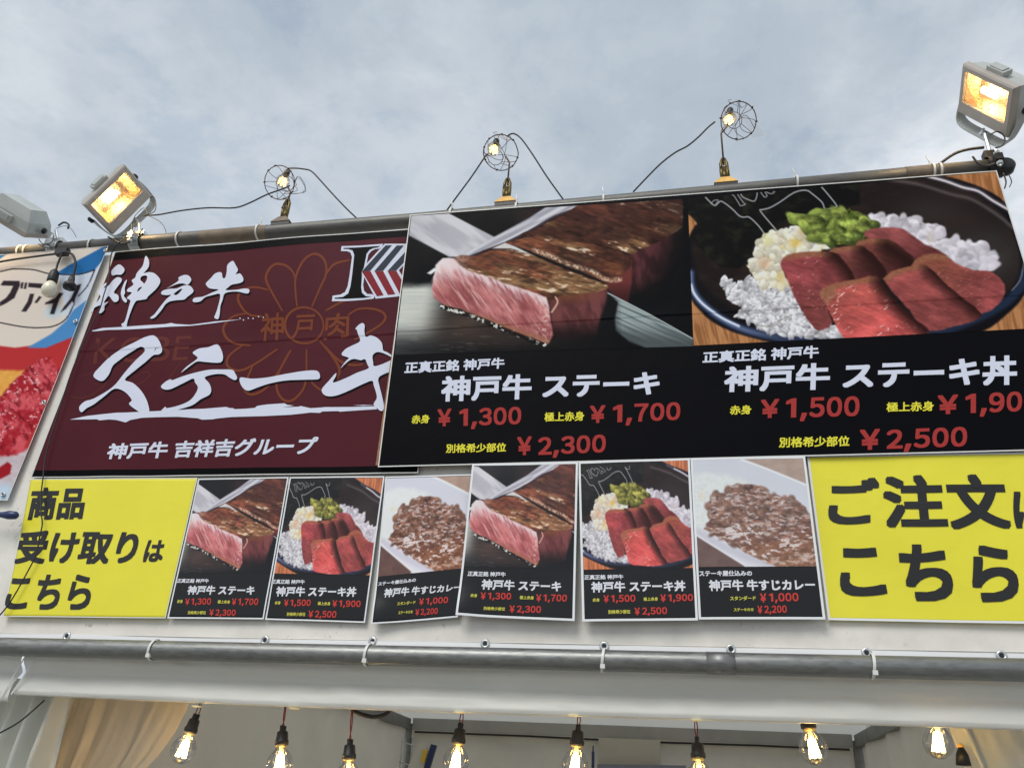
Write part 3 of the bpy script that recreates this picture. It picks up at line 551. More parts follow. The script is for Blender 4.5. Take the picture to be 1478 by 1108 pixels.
def I_(*P): return zc(0, 340, 1/6.518, P)
def J_(*P): return zc(0, 330, .361, P)
def paint_ice(x, y):
    a = Art(x, y); a.c[:] = (214, 202, 190)
    a.fill(a.poly(J_((-200, 445), (60, 475), (200, 455), (260, 430), (330, 380), (460, 60), (600, 60), (500, 1300), (-200, 1300)), 1.2, smooth=0), (178, 50, 52))
    a.fill(a.poly(I_((540, 352), (640, 290), (1025, 80), (1060, 80), (1000, 200), (900, 340), (750, 368), (560, 366)), 1), (38, 104, 162))
    a.fill(a.poly(I_((-300, 165), (90, 165), (0, 225), (-300, 300)), 1), (46, 110, 168))
    a.fill(a.poly(I_((560, 368), (750, 370), (895, 326), (1000, 200), (1060, 200), (860, 600), (700, 700), (620, 800)), 1), (196, 204, 218))
    a.fill(a.poly(I_((880, 560), (835, 590), (690, 700), (620, 800), (480, 920), (250, 1052), (420, 1052), (700, 940), (900, 600)), 1), (76, 134, 188))
    a.fill(a.line(I_((-200, 380), (0, 345), (90, 325), (150, 318), (320, 325), (450, 358), (560, 368), (750, 370), (895, 326)), 1.7, 1), (26, 24, 34))
    a.fill(a.line(I_((895, 326), (830, 470), (740, 570)), 1.5, 1), (26, 24, 34))
    a.fill(a.line(I_((700, 640), (620, 780), (500, 850), (350, 864), (200, 855), (0, 818), (-200, 770)), 1.7, 1), (26, 24, 34))
    a.fill(a.poly(I_((420, 690), (500, 650), (600, 680), (620, 740), (500, 780), (420, 760)), 4), (196, 208, 214))
    K = (48, 38, 44)
    for P in ([(40, 430), (190, 432), (195, 470), (140, 590), (60, 640), (0, 668), (0, 630), (60, 590), (100, 540), (130, 478), (35, 475), (10, 470)], [(205, 445), (228, 445), (218, 500), (196, 500)], [(240, 447), (262, 447), (250, 505), (228, 505)],
              [(275, 448), (410, 455), (415, 500), (268, 488)], [(325, 550), (300, 640), (248, 716), (202, 716), (262, 620), (285, 550)], [(370, 570), (395, 580), (350, 635), (325, 632)],
              [(600, 545), (560, 600), (510, 738), (468, 738), (500, 640), (420, 648), (430, 630), (520, 590), (560, 540)], [(690, 480), (770, 458), (755, 500), (710, 590), (700, 640), (680, 620), (620, 690), (568, 722), (600, 670), (670, 590), (715, 500), (690, 510)]):
        a.fill(a.poly(I_(*P), .8), K)
    a.fill(a.poly(J_((-200, 560), (95, 565), (60, 640), (0, 700), (-200, 760)), 2, 2, 501), mixc((214, 142, 56), (228, 176, 96), fbm(x/8, y/8, 502)))
    m = a.poly(J_((-200, 780), (0, 670), (60, 600), (150, 520), (200, 515), (235, 560), (225, 650), (150, 770), (100, 860), (60, 950), (-200, 960)), 1.5, 3, 503)
    c = mixc((160, 34, 44), (204, 84, 92), sm(.35, .65, fbm(x/11, y/13, 504, 4))); c = mixc(c, (104, 16, 26), sm(.52, .72, rotn(x, y, 60, 14, 6, 505))*0.7); c = mixc(c, (236, 176, 178), sm(.60, .74, fbm(x/3.5, y/3, 506, 3))*sm(.4, .6, fbm(x/15, y/15, 516))*0.9); a.fill(m, c)
    a.fill(a.poly(J_((-200, 930), (60, 905), (110, 880), (60, 1120), (-200, 1200)), 2, 2, 507), mixc((176, 160, 166), (206, 196, 200), fbm(x/7, y/5, 508)))
    a.fill(a.poly(J_((0, 950), (30, 930), (46, 945), (40, 980), (0, 1000), (-60, 980)), 1), (150, 28, 38))
    a.fill(a.poly(J_((-200, 1020), (40, 1020), (60, 1130), (-200, 1200)), 6), (186, 204, 220))
    return a.c

def srgb_to_alb(c): return np.clip(lin(np.clip(c, 0, 255))*GAIN, 0.003, 0.86)
def homog(src, dst):                        # best affine map between two placements of one picture
    M = np.linalg.lstsq(np.hstack([np.array(src, float), np.ones((len(src), 1))]), np.array(dst, float), rcond=None)[0]
    return lambda x, y: (M[0, 0]*x+M[1, 0]*y+M[2, 0], M[0, 1]*x+M[1, 1]*y+M[2, 1])
# ------------------------------------------------------------------ sheets: vinyl, paper and the print on them
class Sheet:
    """a thin printed sheet hanging in the plane y = d; disp gives its gentle unevenness"""
    def __init__(s, root, d, amp=0.0015, sc=6.0, crease=None, seed=0, lift=None):
        s.root, s.d, s.amp, s.sc, s.crease, s.seed, s.lift = root, d, amp, sc, crease, seed, lift
    def dy(s, x, z):
        r = -s.amp*2*(fbm(x*s.sc+7, z*s.sc*0.8+3, s.seed, 2)-0.5)
        if s.crease:
            zc_, h = s.crease; zz = z-(zc_+0.004*(fbm(x*3, x*0, 5, 2)-.5))
            w_ = 0.5+0.5*np.tanh(zz/0.0022); r = r - h*(w_*np.exp(-np.maximum(zz, 0)/0.03)-0.3*(1-w_)*np.exp(np.minimum(zz, 0)/0.012))
        if s.lift: r = r - s.lift(x, z)
        return r
    def pt(s, px, py, off=0.0):
        P = at(px, py, s.d); P[..., 1] += s.dy(P[..., 0], P[..., 2]) - off; return P
    def quad(s, q, nx, ny):
        q = np.asarray(q, float); W_ = at(q[:, 0], q[:, 1], s.d); vv = np.linspace(0, 1, ny)
        if s.crease and ny > 20:            # extra rows round the fold
            H_ = W_[0, 2]-W_[3, 2]; vc = ((W_[0, 2]+W_[1, 2])/2-s.crease[0])/H_
            if 0 < vc < 1: vv = np.unique(np.clip(np.concatenate([vv, vc+np.linspace(-.022, .022, 30)/H_]), 0, 1))
        u, v = np.meshgrid(np.linspace(0, 1, nx), vv)
        G = ((1-u)*(1-v))[..., None]*W_[0]+(u*(1-v))[..., None]*W_[1]+(u*v)[..., None]*W_[2]+((1-u)*v)[..., None]*W_[3]
        return G
    def grid(s, name, q, m, nx, ny, off=0.0, colfn=None, thick=0, rows=None):
        G = s.quad(q, nx, ny); ny = G.shape[0]
        col = None
        if colfn is not None:
            v = (G-EYE) @ R; px = v[..., 0]/v[..., 2]*F+CX; py = v[..., 1]/v[..., 2]*F+CY
            col = srgb_to_alb(colfn(px, py)).reshape(-1, 3)
        G[..., 1] = s.d+s.dy(G[..., 0], G[..., 2])-off
        i, j = np.meshgrid(np.arange(nx-1), np.arange(ny-1)); a = (j*nx+i).ravel()
        f = np.stack([a, a+nx, a+nx+1, a+1], 1)
        return mo(name, G.reshape(-1, 3), f.tolist(), m, s.root, True, col, thick)
    def flat(s, name, pxpts, faces, m, off, cut=True, layer=None):   # pxpts: (n,2) drawing points
        p = np.asarray(pxpts, float); P = at(p[:, 0], p[:, 1], s.d)
        lay = np.zeros(len(P)) if layer is None else layer
        bm = bmesh.new(); vs = [bm.verts.new((q[0], e, q[2])) for q, e in zip(P, lay)]
        for f in faces:
            try: bm.faces.new([vs[i] for i in f])
            except ValueError: pass
        if cut:
            x0, x1 = P[:, 0].min(), P[:, 0].max(); z0, z1 = P[:, 2].min(), P[:, 2].max()
            cuts = [((x, 0, 0), (1, 0, 0)) for x in np.arange(math.floor(x0/.04)*.04+.04, x1, .04)]
            cuts += [((0, 0, z), (0, 0, 1)) for z in np.arange(math.floor(z0/.04)*.04+.04, z1, .04)]
            if s.crease and z0 < s.crease[0] < z1:
                for dz in (0.02, 0.008, 0.002, 0, -.002, -.008): cuts.append(((0, 0, s.crease[0]+dz), (0, 0, 1)))
            for co, no in cuts: bmesh.ops.bisect_plane(bm, geom=bm.verts[:]+bm.edges[:]+bm.faces[:], plane_co=co, plane_no=no)
        co = np.array([v.co[:] for v in bm.verts]); co[:, 1] = s.d+s.dy(co[:, 0], co[:, 2])-off-co[:, 1]
        bm.verts.index_update(); fs = [[v.index for v in f.verts] for f in bm.faces]; bm.free()
        # face the viewer
        o = mo(name, co, fs, m, s.root); me = o.data
        if len(me.polygons) and sum(p.normal.y for p in me.polygons) > 0: me.flip_normals()
        return o
    def text(s, body, q, m, off=0.0011, bold=0.03, name='lettering', k=.33018, o=(0, 0)):
        v0, f0 = text_mesh(body, 0.0); nv = len(v0); V = []; f = []; lay = []
        ring = [(0, 0), (1, 1), (-1, 1), (1, -1), (-1, -1), (1, 0), (-1, 0), (0, 1), (0, -1)] if bold > 0 else [(0, 0)]
        for i, (dx, dy_) in enumerate(ring):      # heavier weight: the glyph spread in eight directions
            V.append(v0+np.array([dx, dy_])*bold); f += [tuple(j+i*nv for j in q_) for q_ in f0]; lay += [i*2.5e-5]*nv
        v = np.concatenate(V); lay = np.array(lay)
        v = (v-v.min(0))/(v.max(0)-v.min(0)); u, w = v[:, 0:1], 1-v[:, 1:2]; q = np.array([(o[0]+a*k, o[1]+b*k) for a, b in q], float)
        p = (1-u)*(1-w)*q[0]+u*(1-w)*q[1]+u*w*q[2]+(1-u)*w*q[3]
        return s.flat(name, p, f, m, off, len(body) < 1, lay)
    def shapes(s, name, loops, m, off, shift=(0, 0), cut=True):   # filled outlines, holes allowed
        c = bpy.data.curves.new('c', 'CURVE'); c.dimensions = '2D'; c.fill_mode = 'BOTH'
        for lp in loops:
            sp = c.splines.new('POLY'); sp.points.add(len(lp)-1); sp.use_cyclic_u = True
            for i, (x, y) in enumerate(lp): sp.points[i].co = (x+shift[0], -(y+shift[1]), 0, 1)
        v, f = curve_mesh(c); v[:, 1] *= -1
        return s.flat(name, v, f, m, off, cut)
    def ribbon(s, name, lines, w, m, off):
        V = []; Fc = []
        for ln in lines:
            P = cr(ln, 6); t = np.gradient(P, axis=0); t /= np.linalg.norm(t, axis=1)[:, None]+1e-9; n = np.stack([-t[:, 1], t[:, 0]], 1)
            k = len(P); e = np.sin(np.linspace(0.25, math.pi-.25, k))[:, None]*.5+.5; b = len(V)
            V += (P+n*w/2*e).tolist()+(P-n*w/2*e).tolist(); Fc += [(b+i, b+i+1, b+k+i+1, b+k+i) for i in range(k-1)]
        return s.flat(name, V, Fc, m, off)
def curve_mesh(c):
    o = bpy.data.objects.new('tmp', c); COL.objects.link(o)
    dg = bpy.context.evaluated_depsgraph_get(); me = bpy.data.meshes.new_from_object(o.evaluated_get(dg))
    n = len(me.vertices); v = np.empty(n*3); me.vertices.foreach_get('co', v); v = v.reshape(-1, 3)[:, :2].copy()
    f = [tuple(p.vertices) for p in me.polygons]
    bpy.data.objects.remove(o); bpy.data.meshes.remove(me); bpy.data.curves.remove(c); return v, f
TM = {}
NP = np.array
def text_mesh(body, bold):
    if (body, bold) not in TM and body.isascii() and body != 'KOBE':       # prices: bold figures set one by one
        V = []; Fc = []; x = 0
        for ch in body:
            if ch == '1': v = NP([(.30, 0), (.42, 0), (.42, .72), (.325, .72), (.13, .61), (.13, .53), (.30, .60)], float); f = [(0, 1, 2, 3, 6), (3, 4, 5, 6)]; w_ = .58
            elif ch == ',': v = NP([(.02, -.16), (.10, -.16), (.20, .13), (.08, .13)], float); f = [(0, 1, 2, 3)]; w_ = .27
            else:
                v, f = text_mesh(chr(ord(ch)+0xFEE0), 0.0); v = v-v.min(0); v = v/v.max(0)*NP([.455, .74])+NP([.055, -.01]); w_ = .58
            n_ = len(V); V += [(a+x, b) for a, b in v]; Fc += [tuple(i+n_ for i in q_) for q_ in f]; x += w_
        TM[body, bold] = (NP(V, float), Fc)
    if (body, bold) not in TM:
        c = bpy.data.curves.new('t', 'FONT'); c.body = body; c.offset = bold; c.resolution_u = 4
        TM[body, bold] = curve_mesh(c)
    return TM[body, bold]
#PART2
def proj(x, y, z):
    v = (np.array([x, y, z], float)-EYE) @ R; return (v[0]/v[2]*F+CX, v[1]/v[2]*F+CY)
NP = np.array

# ================================================================== THE SETTING: ground and the tent
g = MB(); g.add([(-400, -400, 0), (400, -400, 0), (400, 400, 0), (-400, 400, 0)], [(0, 1, 2, 3)])
tag(g.build('ground', m_asph), 'pale paved ground of the fairground', kind='structure')

XL, XR, YB, ZE = -1.68, 0.96, 5.2, 2.06
tent = thing('stall_tent', 'white market tent with a tall front fascia hung with food banners', 'tent', ((XL+XR)/2, D, 0))
def surf(name, f, nu, nv, m, parent, skip=None, thick=0, smooth=True):
    u, v = np.meshgrid(np.linspace(0, 1, nu), np.linspace(0, 1, nv)); P = f(u, v)
    V = P.reshape(-1, 3); Fc = []
    for j in range(nv-1):
        for i in range(nu-1):
            a = j*nu+i
            q = (a, a+1, a+nu+1, a+nu)
            if skip is not None and skip(V[list(q)].mean(0)): continue
            Fc.append(q)
    return mo(name, V, Fc, m, parent, smooth, thick=thick)
def st3(x, y, z): return np.stack(np.broadcast_arrays(x, y, z), -1).astype(float)
# fascia: tall sheet on which everything is pinned (its right end steps down beside the big board)
def f_fas(u, v):
    x = -2.75+u*(1.06+2.75); z = 1.93+v*(3.222-1.93)
    y = D+0.006-0.003*(fbm(x*3, z*3, 11, 2)-.5)-0.002*np.sin(x*5)*np.exp(-(z-1.93)*8)
    return st3(x, y, z)
surf('fascia_panel', f_fas, 150, 60, m_pvc, tent, skip=lambda c: c[0] > 0.90 and c[2] > 2.46)
hem = surf('fascia_hem', lambda u, v: st3(-2.75+u*3.81, D-0.0015-0.0015*np.sin((u*3.81)*7)-0.001*(fbm(u*30, v, 3, 2)-.5)-0.004*(1-v), 1.900+v*0.056+0.0015*np.sin(u*23)), 120, 4, m_hem, tent)
sd_ = MB(); sd_.tube([(-2.75, D-0.0012, 1.9575), (-1, D-0.0012, 1.957), (1.06, D-0.0012, 1.9575)], 0.0012, 6); sd_.build('hem_seam', m_pvc, tent)
m_spot = mat('grime', alb(120, 112, 98), rough=0.8, trans=0.55)
for px, py in ((96, 919), (382, 925), (537.5, 926.5), (700, 930), (872, 933.5), (1055, 938), (1251, 943), (1446, 947)):
    p = at(px, py-1.5, D-0.0045); r_ = MB(); r_.lathe([(0.0045, 0.002), (0.0052, -0.0005), (0.0080, -0.0015), (0.0105, -0.0005), (0.0112, 0.002)], 18, p, axis=1)
    gm = r_.build('grommet', m_zinc, hem, True)
    h_ = MB(); h_.lathe([(0.0047, 0.0), (0.0, 0.0)], 12, (p[0], p[1]+0.001, p[2]), axis=1); h_.build('hole', m_rubber, hem)
# valance under the lower pipe
def f_val(x0, x1, zb, sd):
    prof = NP([(0.004, 1.93), (0.000, 1.905), (0.003, 1.885), (0.016, 1.872), (0.020, 1.862), (0.012, 1.848), (0.003, 1.832), (-0.001, 1.815), (0.0, zb+0.006), (0.003, zb), (0.008, zb-0.0015), (0.03, zb+0.001), (0.06, zb+0.004)])
    def f(u, v):
        t = v*(len(prof)-1); i = np.clip(t.astype(int), 0, len(prof)-2); w = t-i
        dy = prof[i, 0]*(1-w)+prof[i+1, 0]*w; z = prof[i, 1]*(1-w)+prof[i+1, 1]*w; x = x0+u*(x1-x0)
        b = np.sin(np.clip((1.93-z)/(1.93-zb), 0, 1)*math.pi)
        dy = dy+b*(0.016*(fbm(x*4, z*12, sd, 3)-.5)+0.007*(fbm(x*16+z*30, z*20, sd+3, 2)-.5))
        return st3(x, D+dy, z+0.003*np.sin(x*2.3))
    return f
surf('valance', f_val(-1.672, 1.06, 1.806, 5), 260, 40, m_val, tent)
surf('valance', f_val(-2.75, -1.684, 1.790, 9), 80, 40, m_val, tent)
sm_ = MB(); sm_.tube([(-1.640, D-0.004, 1.895), (-1.652, D-0.003, 1.86), (-1.672, D-0.006, 1.806)], 0.002, 6); sm_.tube([(-1.67, D-0.003, 1.90), (-1.682, D-0.004, 1.86), (-1.70, D-0.005, 1.800)], 0.0016, 6); sm_.build('seam', m_hem, tent)
bm_ = MB(); bm_.box(XL, XR, D+0.07, D+0.115, 1.90, 1.96); bm_.build('front_beam', m_frame, tent)
for x in (XL, XR):
    q = MB(); q.box(x-0.03, x+0.03, YB-0.03, YB+0.03, 0, ZE+.02); q.build('post', m_frame, tent)
    q = MB(); q.box(x-0.02, x+0.02, D+0.12, D+0.17, 0, ZE); q.build('post', m_frame, tent)
    q = MB(); q.box(x-0.025, x+0.025, D+0.18, YB-0.032, ZE-.015, ZE+.045); q.build('side_beam', m_frame, tent)
q = MB(); q.box(XL+.035, XR-.035, YB-0.03, YB+0.02, ZE-0.02, ZE+0.05); q.build('back_beam', mat('tent_beam', (0.36, 0.36, 0.35), rough=0.45, metal=0.2, mottle=.1, mscale=6), tent)
q = MB(); q.tube([(XL+.06, YB-.045, ZE-.03), (-.9, YB-.045, ZE-.028), (-.3, YB-.045, ZE-.034), (.4, YB-.045, ZE-.028), (XR-.06, YB-.045, ZE-.03)], 0.006, 6); q.build('tie_rope', m_cable, tent)
def wav(x, k, a, s): return a*np.sin(x*k+2*fbm(x*2, x*0, s, 2)*3)
surf('back_wall', lambda u, v: st3(XL+u*(XR-XL), YB+0.03+wav(XL+u*2.6, 14, .012, 1), v*(ZE-.02)), 120, 6, m_inner, tent)
surf('wall_skirt', lambda u, v: st3(XL+.04+u*(XR-XL-.08), YB-0.036+wav(u*2.6, 20, .004, 4), ZE-.02-v*(0.045+.008*np.sin(u*31))), 120, 3, m_inner, tent)
for x, s in ((XL, 2), (XR, 3)):
    surf('side_wall', lambda u, v: st3(x+wav(u*3.2, 16, .014, s), D+.2+u*(YB-D-.25), v*(ZE)), 90, 6, m_inner, tent)
YM, ZR = (D+YB)/2, 2.95
q = MB(); q.add([(XL-.04, D+.02, 2.10), (XR+.04, D+.02, 2.10), (XR+.04, YM, ZR), (XL-.04, YM, ZR)], [(0, 1, 2, 3)])
q.add([(XL-.04, YM, ZR), (XR+.04, YM, ZR), (XR+.04, YB+.06, 2.09), (XL-.04, YB+.06, 2.09)], [(0, 1, 2, 3)])
for x in (XL-.04, XR+.04): q.add([(x, D+.02, 2.10), (x, YB+.06, 2.09), (x, YM, ZR)], [(0, 1, 2)])
q.build('roof', mat('roof_pvc', alb(214, 212, 204), rough=0.5, glow=.4), tent)

# ------------------------------------------------------------------ pipes, ties
p = at(0, 367, 1.935); p2 = at(1440, 240, 1.935)
q = MB(); q.tube([(-2.8, 1.935, 3.291), (-1.7, 1.935, 3.290), (-0.8, 1.935, 3.284), (0.3, 1.935, 3.292), (0.955, 1.935, 3.298)], 0.0243, 24)
tp = thing('steel_pipe', 'dark weathered scaffold pipe along the top of the banners, lamps clamped on it', 'pipe', (-0.9, 1.935, 3.29)); q.build('tube', m_steeld, tp, True)
for x0, x1, mm_ in ((-1.545, -1.30, m_tape), (0.70, 0.80, m_tape)):
    q = MB(); q.tube([(x0, 1.935, 3.2885 if x0 < 0 else 3.2960), (x1, 1.935, 3.2875 if x0 < 0 else 3.2970)], 0.0250, 24, caps=False); q.build('tape_wrap', mm_, tp, True)
bp = thing('steel_pipe', 'grey galvanised pipe tied across the white cloth under the menu posters', 'pipe', (-0.5, 1.862, 1.917))
q = MB(); q.tube([(-2.8, 1.862, 1.9185), (-1.72, 1.862, 1.917), (0.2, 1.862, 1.9155), (1.2, 1.862, 1.916)], 0.0228, 28); q.build('tube', m_steel, bp, True)
q = MB(); q.tube([(0.055, 1.862, 1.9157), (0.115, 1.862, 1.9157)], 0.0236, 28); q.build('sleeve', m_steel, bp, True)
def tie(px, py, d, zc_, r, label, tail, group, tilt=0.0):
    x = at(px, py, d)[0]; t = thing('cable_tie', label, 'cable tie', (x, d, zc_), group)
    pts = [(x+tilt*math.sin(a)*r, d+(r+.0016)*math.cos(a), zc_+(r+.0016)*math.sin(a)) for a in np.linspace(0, 2*math.pi, 33)[:-1]]
    q = MB(); 
    n = len(pts); vs = []
    for i, pnt in enumerate(pts):
        a = 2*math.pi*i/n; 
        for dx, dr in ((-.003, 0), (.003, 0), (.003, .0018), (-.003, .0018)): vs.append((pnt[0]+dx, pnt[1]+dr*math.cos(a), pnt[2]+dr*math.sin(a)))
    q.add(vs, [(i*4+j, i*4+(j+1) % 4, ((i+1) % n)*4+(j+1) % 4, ((i+1) % n)*4+j) for i in range(n) for j in range(4)])
    q.build('strap', m_tie, t)
    h = MB(); 
    if tail == 'up': h.box(x-.005, x+.005, d-.004, d+.004, zc_+r, zc_+r+.008); h.tube([(x, d, zc_+r+.006), (x-.002, d-.004, zc_+r+.02), (x-.006, d-.002, zc_+r+.04)], [.0026, .0022, .0018], 5)
    elif tail == 'down': h.box(x-.005, x+.005, d-r-.001, d-r+.008, zc_-r*.9, zc_-r*.9+.009)
    else: h.box(x-.004, x+.004, d-.004, d+.004, zc_+r, zc_+r+.005)
    h.build('head', m_tie, t)
for px, lb in ((220, 'white cable tie on the lower pipe below the yellow pick-up sign'), (531, 'white cable tie on the lower pipe below the left curry poster'), (871, 'white cable tie on the lower pipe below the bowl poster in the middle'), (1257, 'white cable tie on the lower pipe below the yellow order sign')):
    tie(px, 950, 1.862, 1.9165, 0.0230, lb, 'down', 'cable ties on the lower pipe', 0.12)
for px, py, tl, lb in ((35, 358, 'none', 'pale cable tie on the top pipe above the ice banner, leftmost'), (44, 358, 'none', 'pale cable tie on the top pipe above the ice banner, second from left'), (136, 352, 'none', 'pale cable tie on the top pipe left of the lit square floodlight'), (262, 340, 'none', 'pale cable tie on the top pipe where the brown tape begins'),
                     (376, 330, 'up', 'pale cable tie left of the leftmost caged bulb clamp'), (653, 305, 'up', 'cable tie tail left of the middle caged bulb'), (747, 297, 'up', 'long cable tie tail right of the middle caged bulb'), (872, 285, 'up', 'cable tie above the steak picture, right of the middle caged bulb'),
                     (1149, 262, 'up', 'cable tie above the beef bowl picture, right of the rightmost caged bulb'), (1344, 244, 'up', 'cable tie with a raised tail left of the right floodlight'), (1354, 243, 'none', 'tight cable tie beside the raised tail near the right floodlight')):
    tie(px, py, 1.935, 3.2965 if px > 1000 else 3.289, 0.0247, lb, tl, 'cable ties on the top pipe', 0.05)

# ================================================================== BANNERS AND POSTERS
CREASE = (2.827, 0.0016)
def border(s, q, w, m, off, name='border'):
    q = NP(q, float); n = 12; P = []; Fc = []
    c = q.mean(0); W4 = at(q[:, 0], q[:, 1], s.d)
    inn = W4.copy(); inn[:, 0] += w*NP([1, -1, -1, 1]); inn[:, 2] += w*NP([-1, -1, 1, 1])
    V = []; Fc = []
    for k in range(4):
        a, b, ia, ib = W4[k], W4[(k+1) % 4], inn[k], inn[(k+1) % 4]; base = len(V)
        for i in range(41):
            t = i/40; V += [a*(1-t)+b*t, ia*(1-t)+ib*t]
        Fc += [(base+2*i, base+2*i+1, base+2*i+3, base+2*i+2) for i in range(40)]
    V = NP(V); V[:, 1] = s.d+s.dy(V[:, 0], V[:, 2])-off
    o = mo(name, V, Fc, m, s.root)
    return o
# --- brown banner
bq = [(166, 363.5), (640, 326.5), (604, 683), (45, 689.5)]
br_ = thing('brown_banner', 'maroon vinyl banner with big white brush lettering and a black and white K emblem', 'banner', at(330, 686, 1.9))
S = Sheet(br_, 1.897, amp=0.0055, sc=4.2, crease=CREASE, seed=21)
S.grid('cloth', bq, m_maroon, 90, 90)
def strip(s, name, a, b, c, d_, m, off): return s.grid(name, [a, b, c, d_], m, 90, 3, off)
strip(S, 'black_band', (166, 363.5), (640, 326.5), (637, 337), (162, 376), m_k, .0005)
strip(S, 'black_band', (48.5, 679), (606, 672), (604, 683), (45, 689.5), m_k, .0005)
border(S, bq, 0.0028, m_edge, .0009)
q7 = lambda P: zc(310, 360, .21655, P)
S.ribbon('flower_emblem', [q7(P) for P in (
    [(552, 385), (540, 250), (550, 170), (600, 75), (670, 35), (730, 70), (745, 160), (700, 270), (650, 385)], [(455, 415), (390, 300), (348, 215), (352, 160), (400, 105), (470, 110), (520, 150), (540, 200)],
    [(360, 275), (260, 255), (180, 280), (155, 330), (190, 400), (240, 440), (320, 450)], [(210, 430), (120, 450), (60, 520), (80, 590), (140, 630), (240, 640)], [(200, 630), (100, 710), (90, 780), (170, 810), (280, 760), (420, 665)],
    [(260, 770), (225, 850), (200, 930), (250, 970), (340, 930), (420, 830), (510, 670)], [(500, 680), (430, 820), (415, 920), (445, 990), (500, 1012), (560, 970), (605, 880), (612, 665)], [(700, 610), (790, 720), (830, 800), (815, 860)],
    [(640, 880), (700, 930), (770, 940), (850, 880)], [(730, 640), (830, 740), (920, 770), (990, 765)], [(930, 600), (1050, 540), (1130, 480), (1130, 430), (1060, 400), (960, 400), (890, 440)], [(740, 410), (850, 350), (960, 310), (1050, 340)], [(742, 170), (800, 100), (900, 72)],
    [(598+128*math.cos(t), 508+118*math.sin(t)) for t in np.linspace(0, 6.283, 22)])], 3.6, m_gold, .0005)
for ch, qd in (('神', [(318, 430), (465, 425), (462, 608), (300, 618)]), ('戸', [(545, 442), (672, 435), (660, 590), (515, 598)]), ('肉', [(745, 432), (900, 422), (895, 585), (725, 605)])):
    S.text(ch, qd, m_gold, .0006, 0.015, k=.21655, o=(310, 360))
S.text('KOBE', [(235, 165), (1045, 140), (1010, 355), (200, 385)], m_faint, .0004, -0.004, k=.16915, o=(100, 460))
S.ribbon('faint_script', [zc(100, 460, .16915, P) for P in ([(100, 490), (220, 450), (330, 440), (300, 560), (160, 660), (40, 670), (10, 640)], [(560, 500), (640, 450), (690, 480), (620, 540), (560, 560), (600, 600)], [(960, 360), (880, 480), (800, 590), (760, 600)], [(1100, 400), (1000, 560)])], 1.2, m_faint, .0004)
z3 = lambda P: zc(130, 360, .16915, P); z4 = lambda P: zc(100, 460, .16915, P); z5 = lambda P: zc(330, 450, .16915, P)
def soft(P): return cr(P, 3, True).tolist()
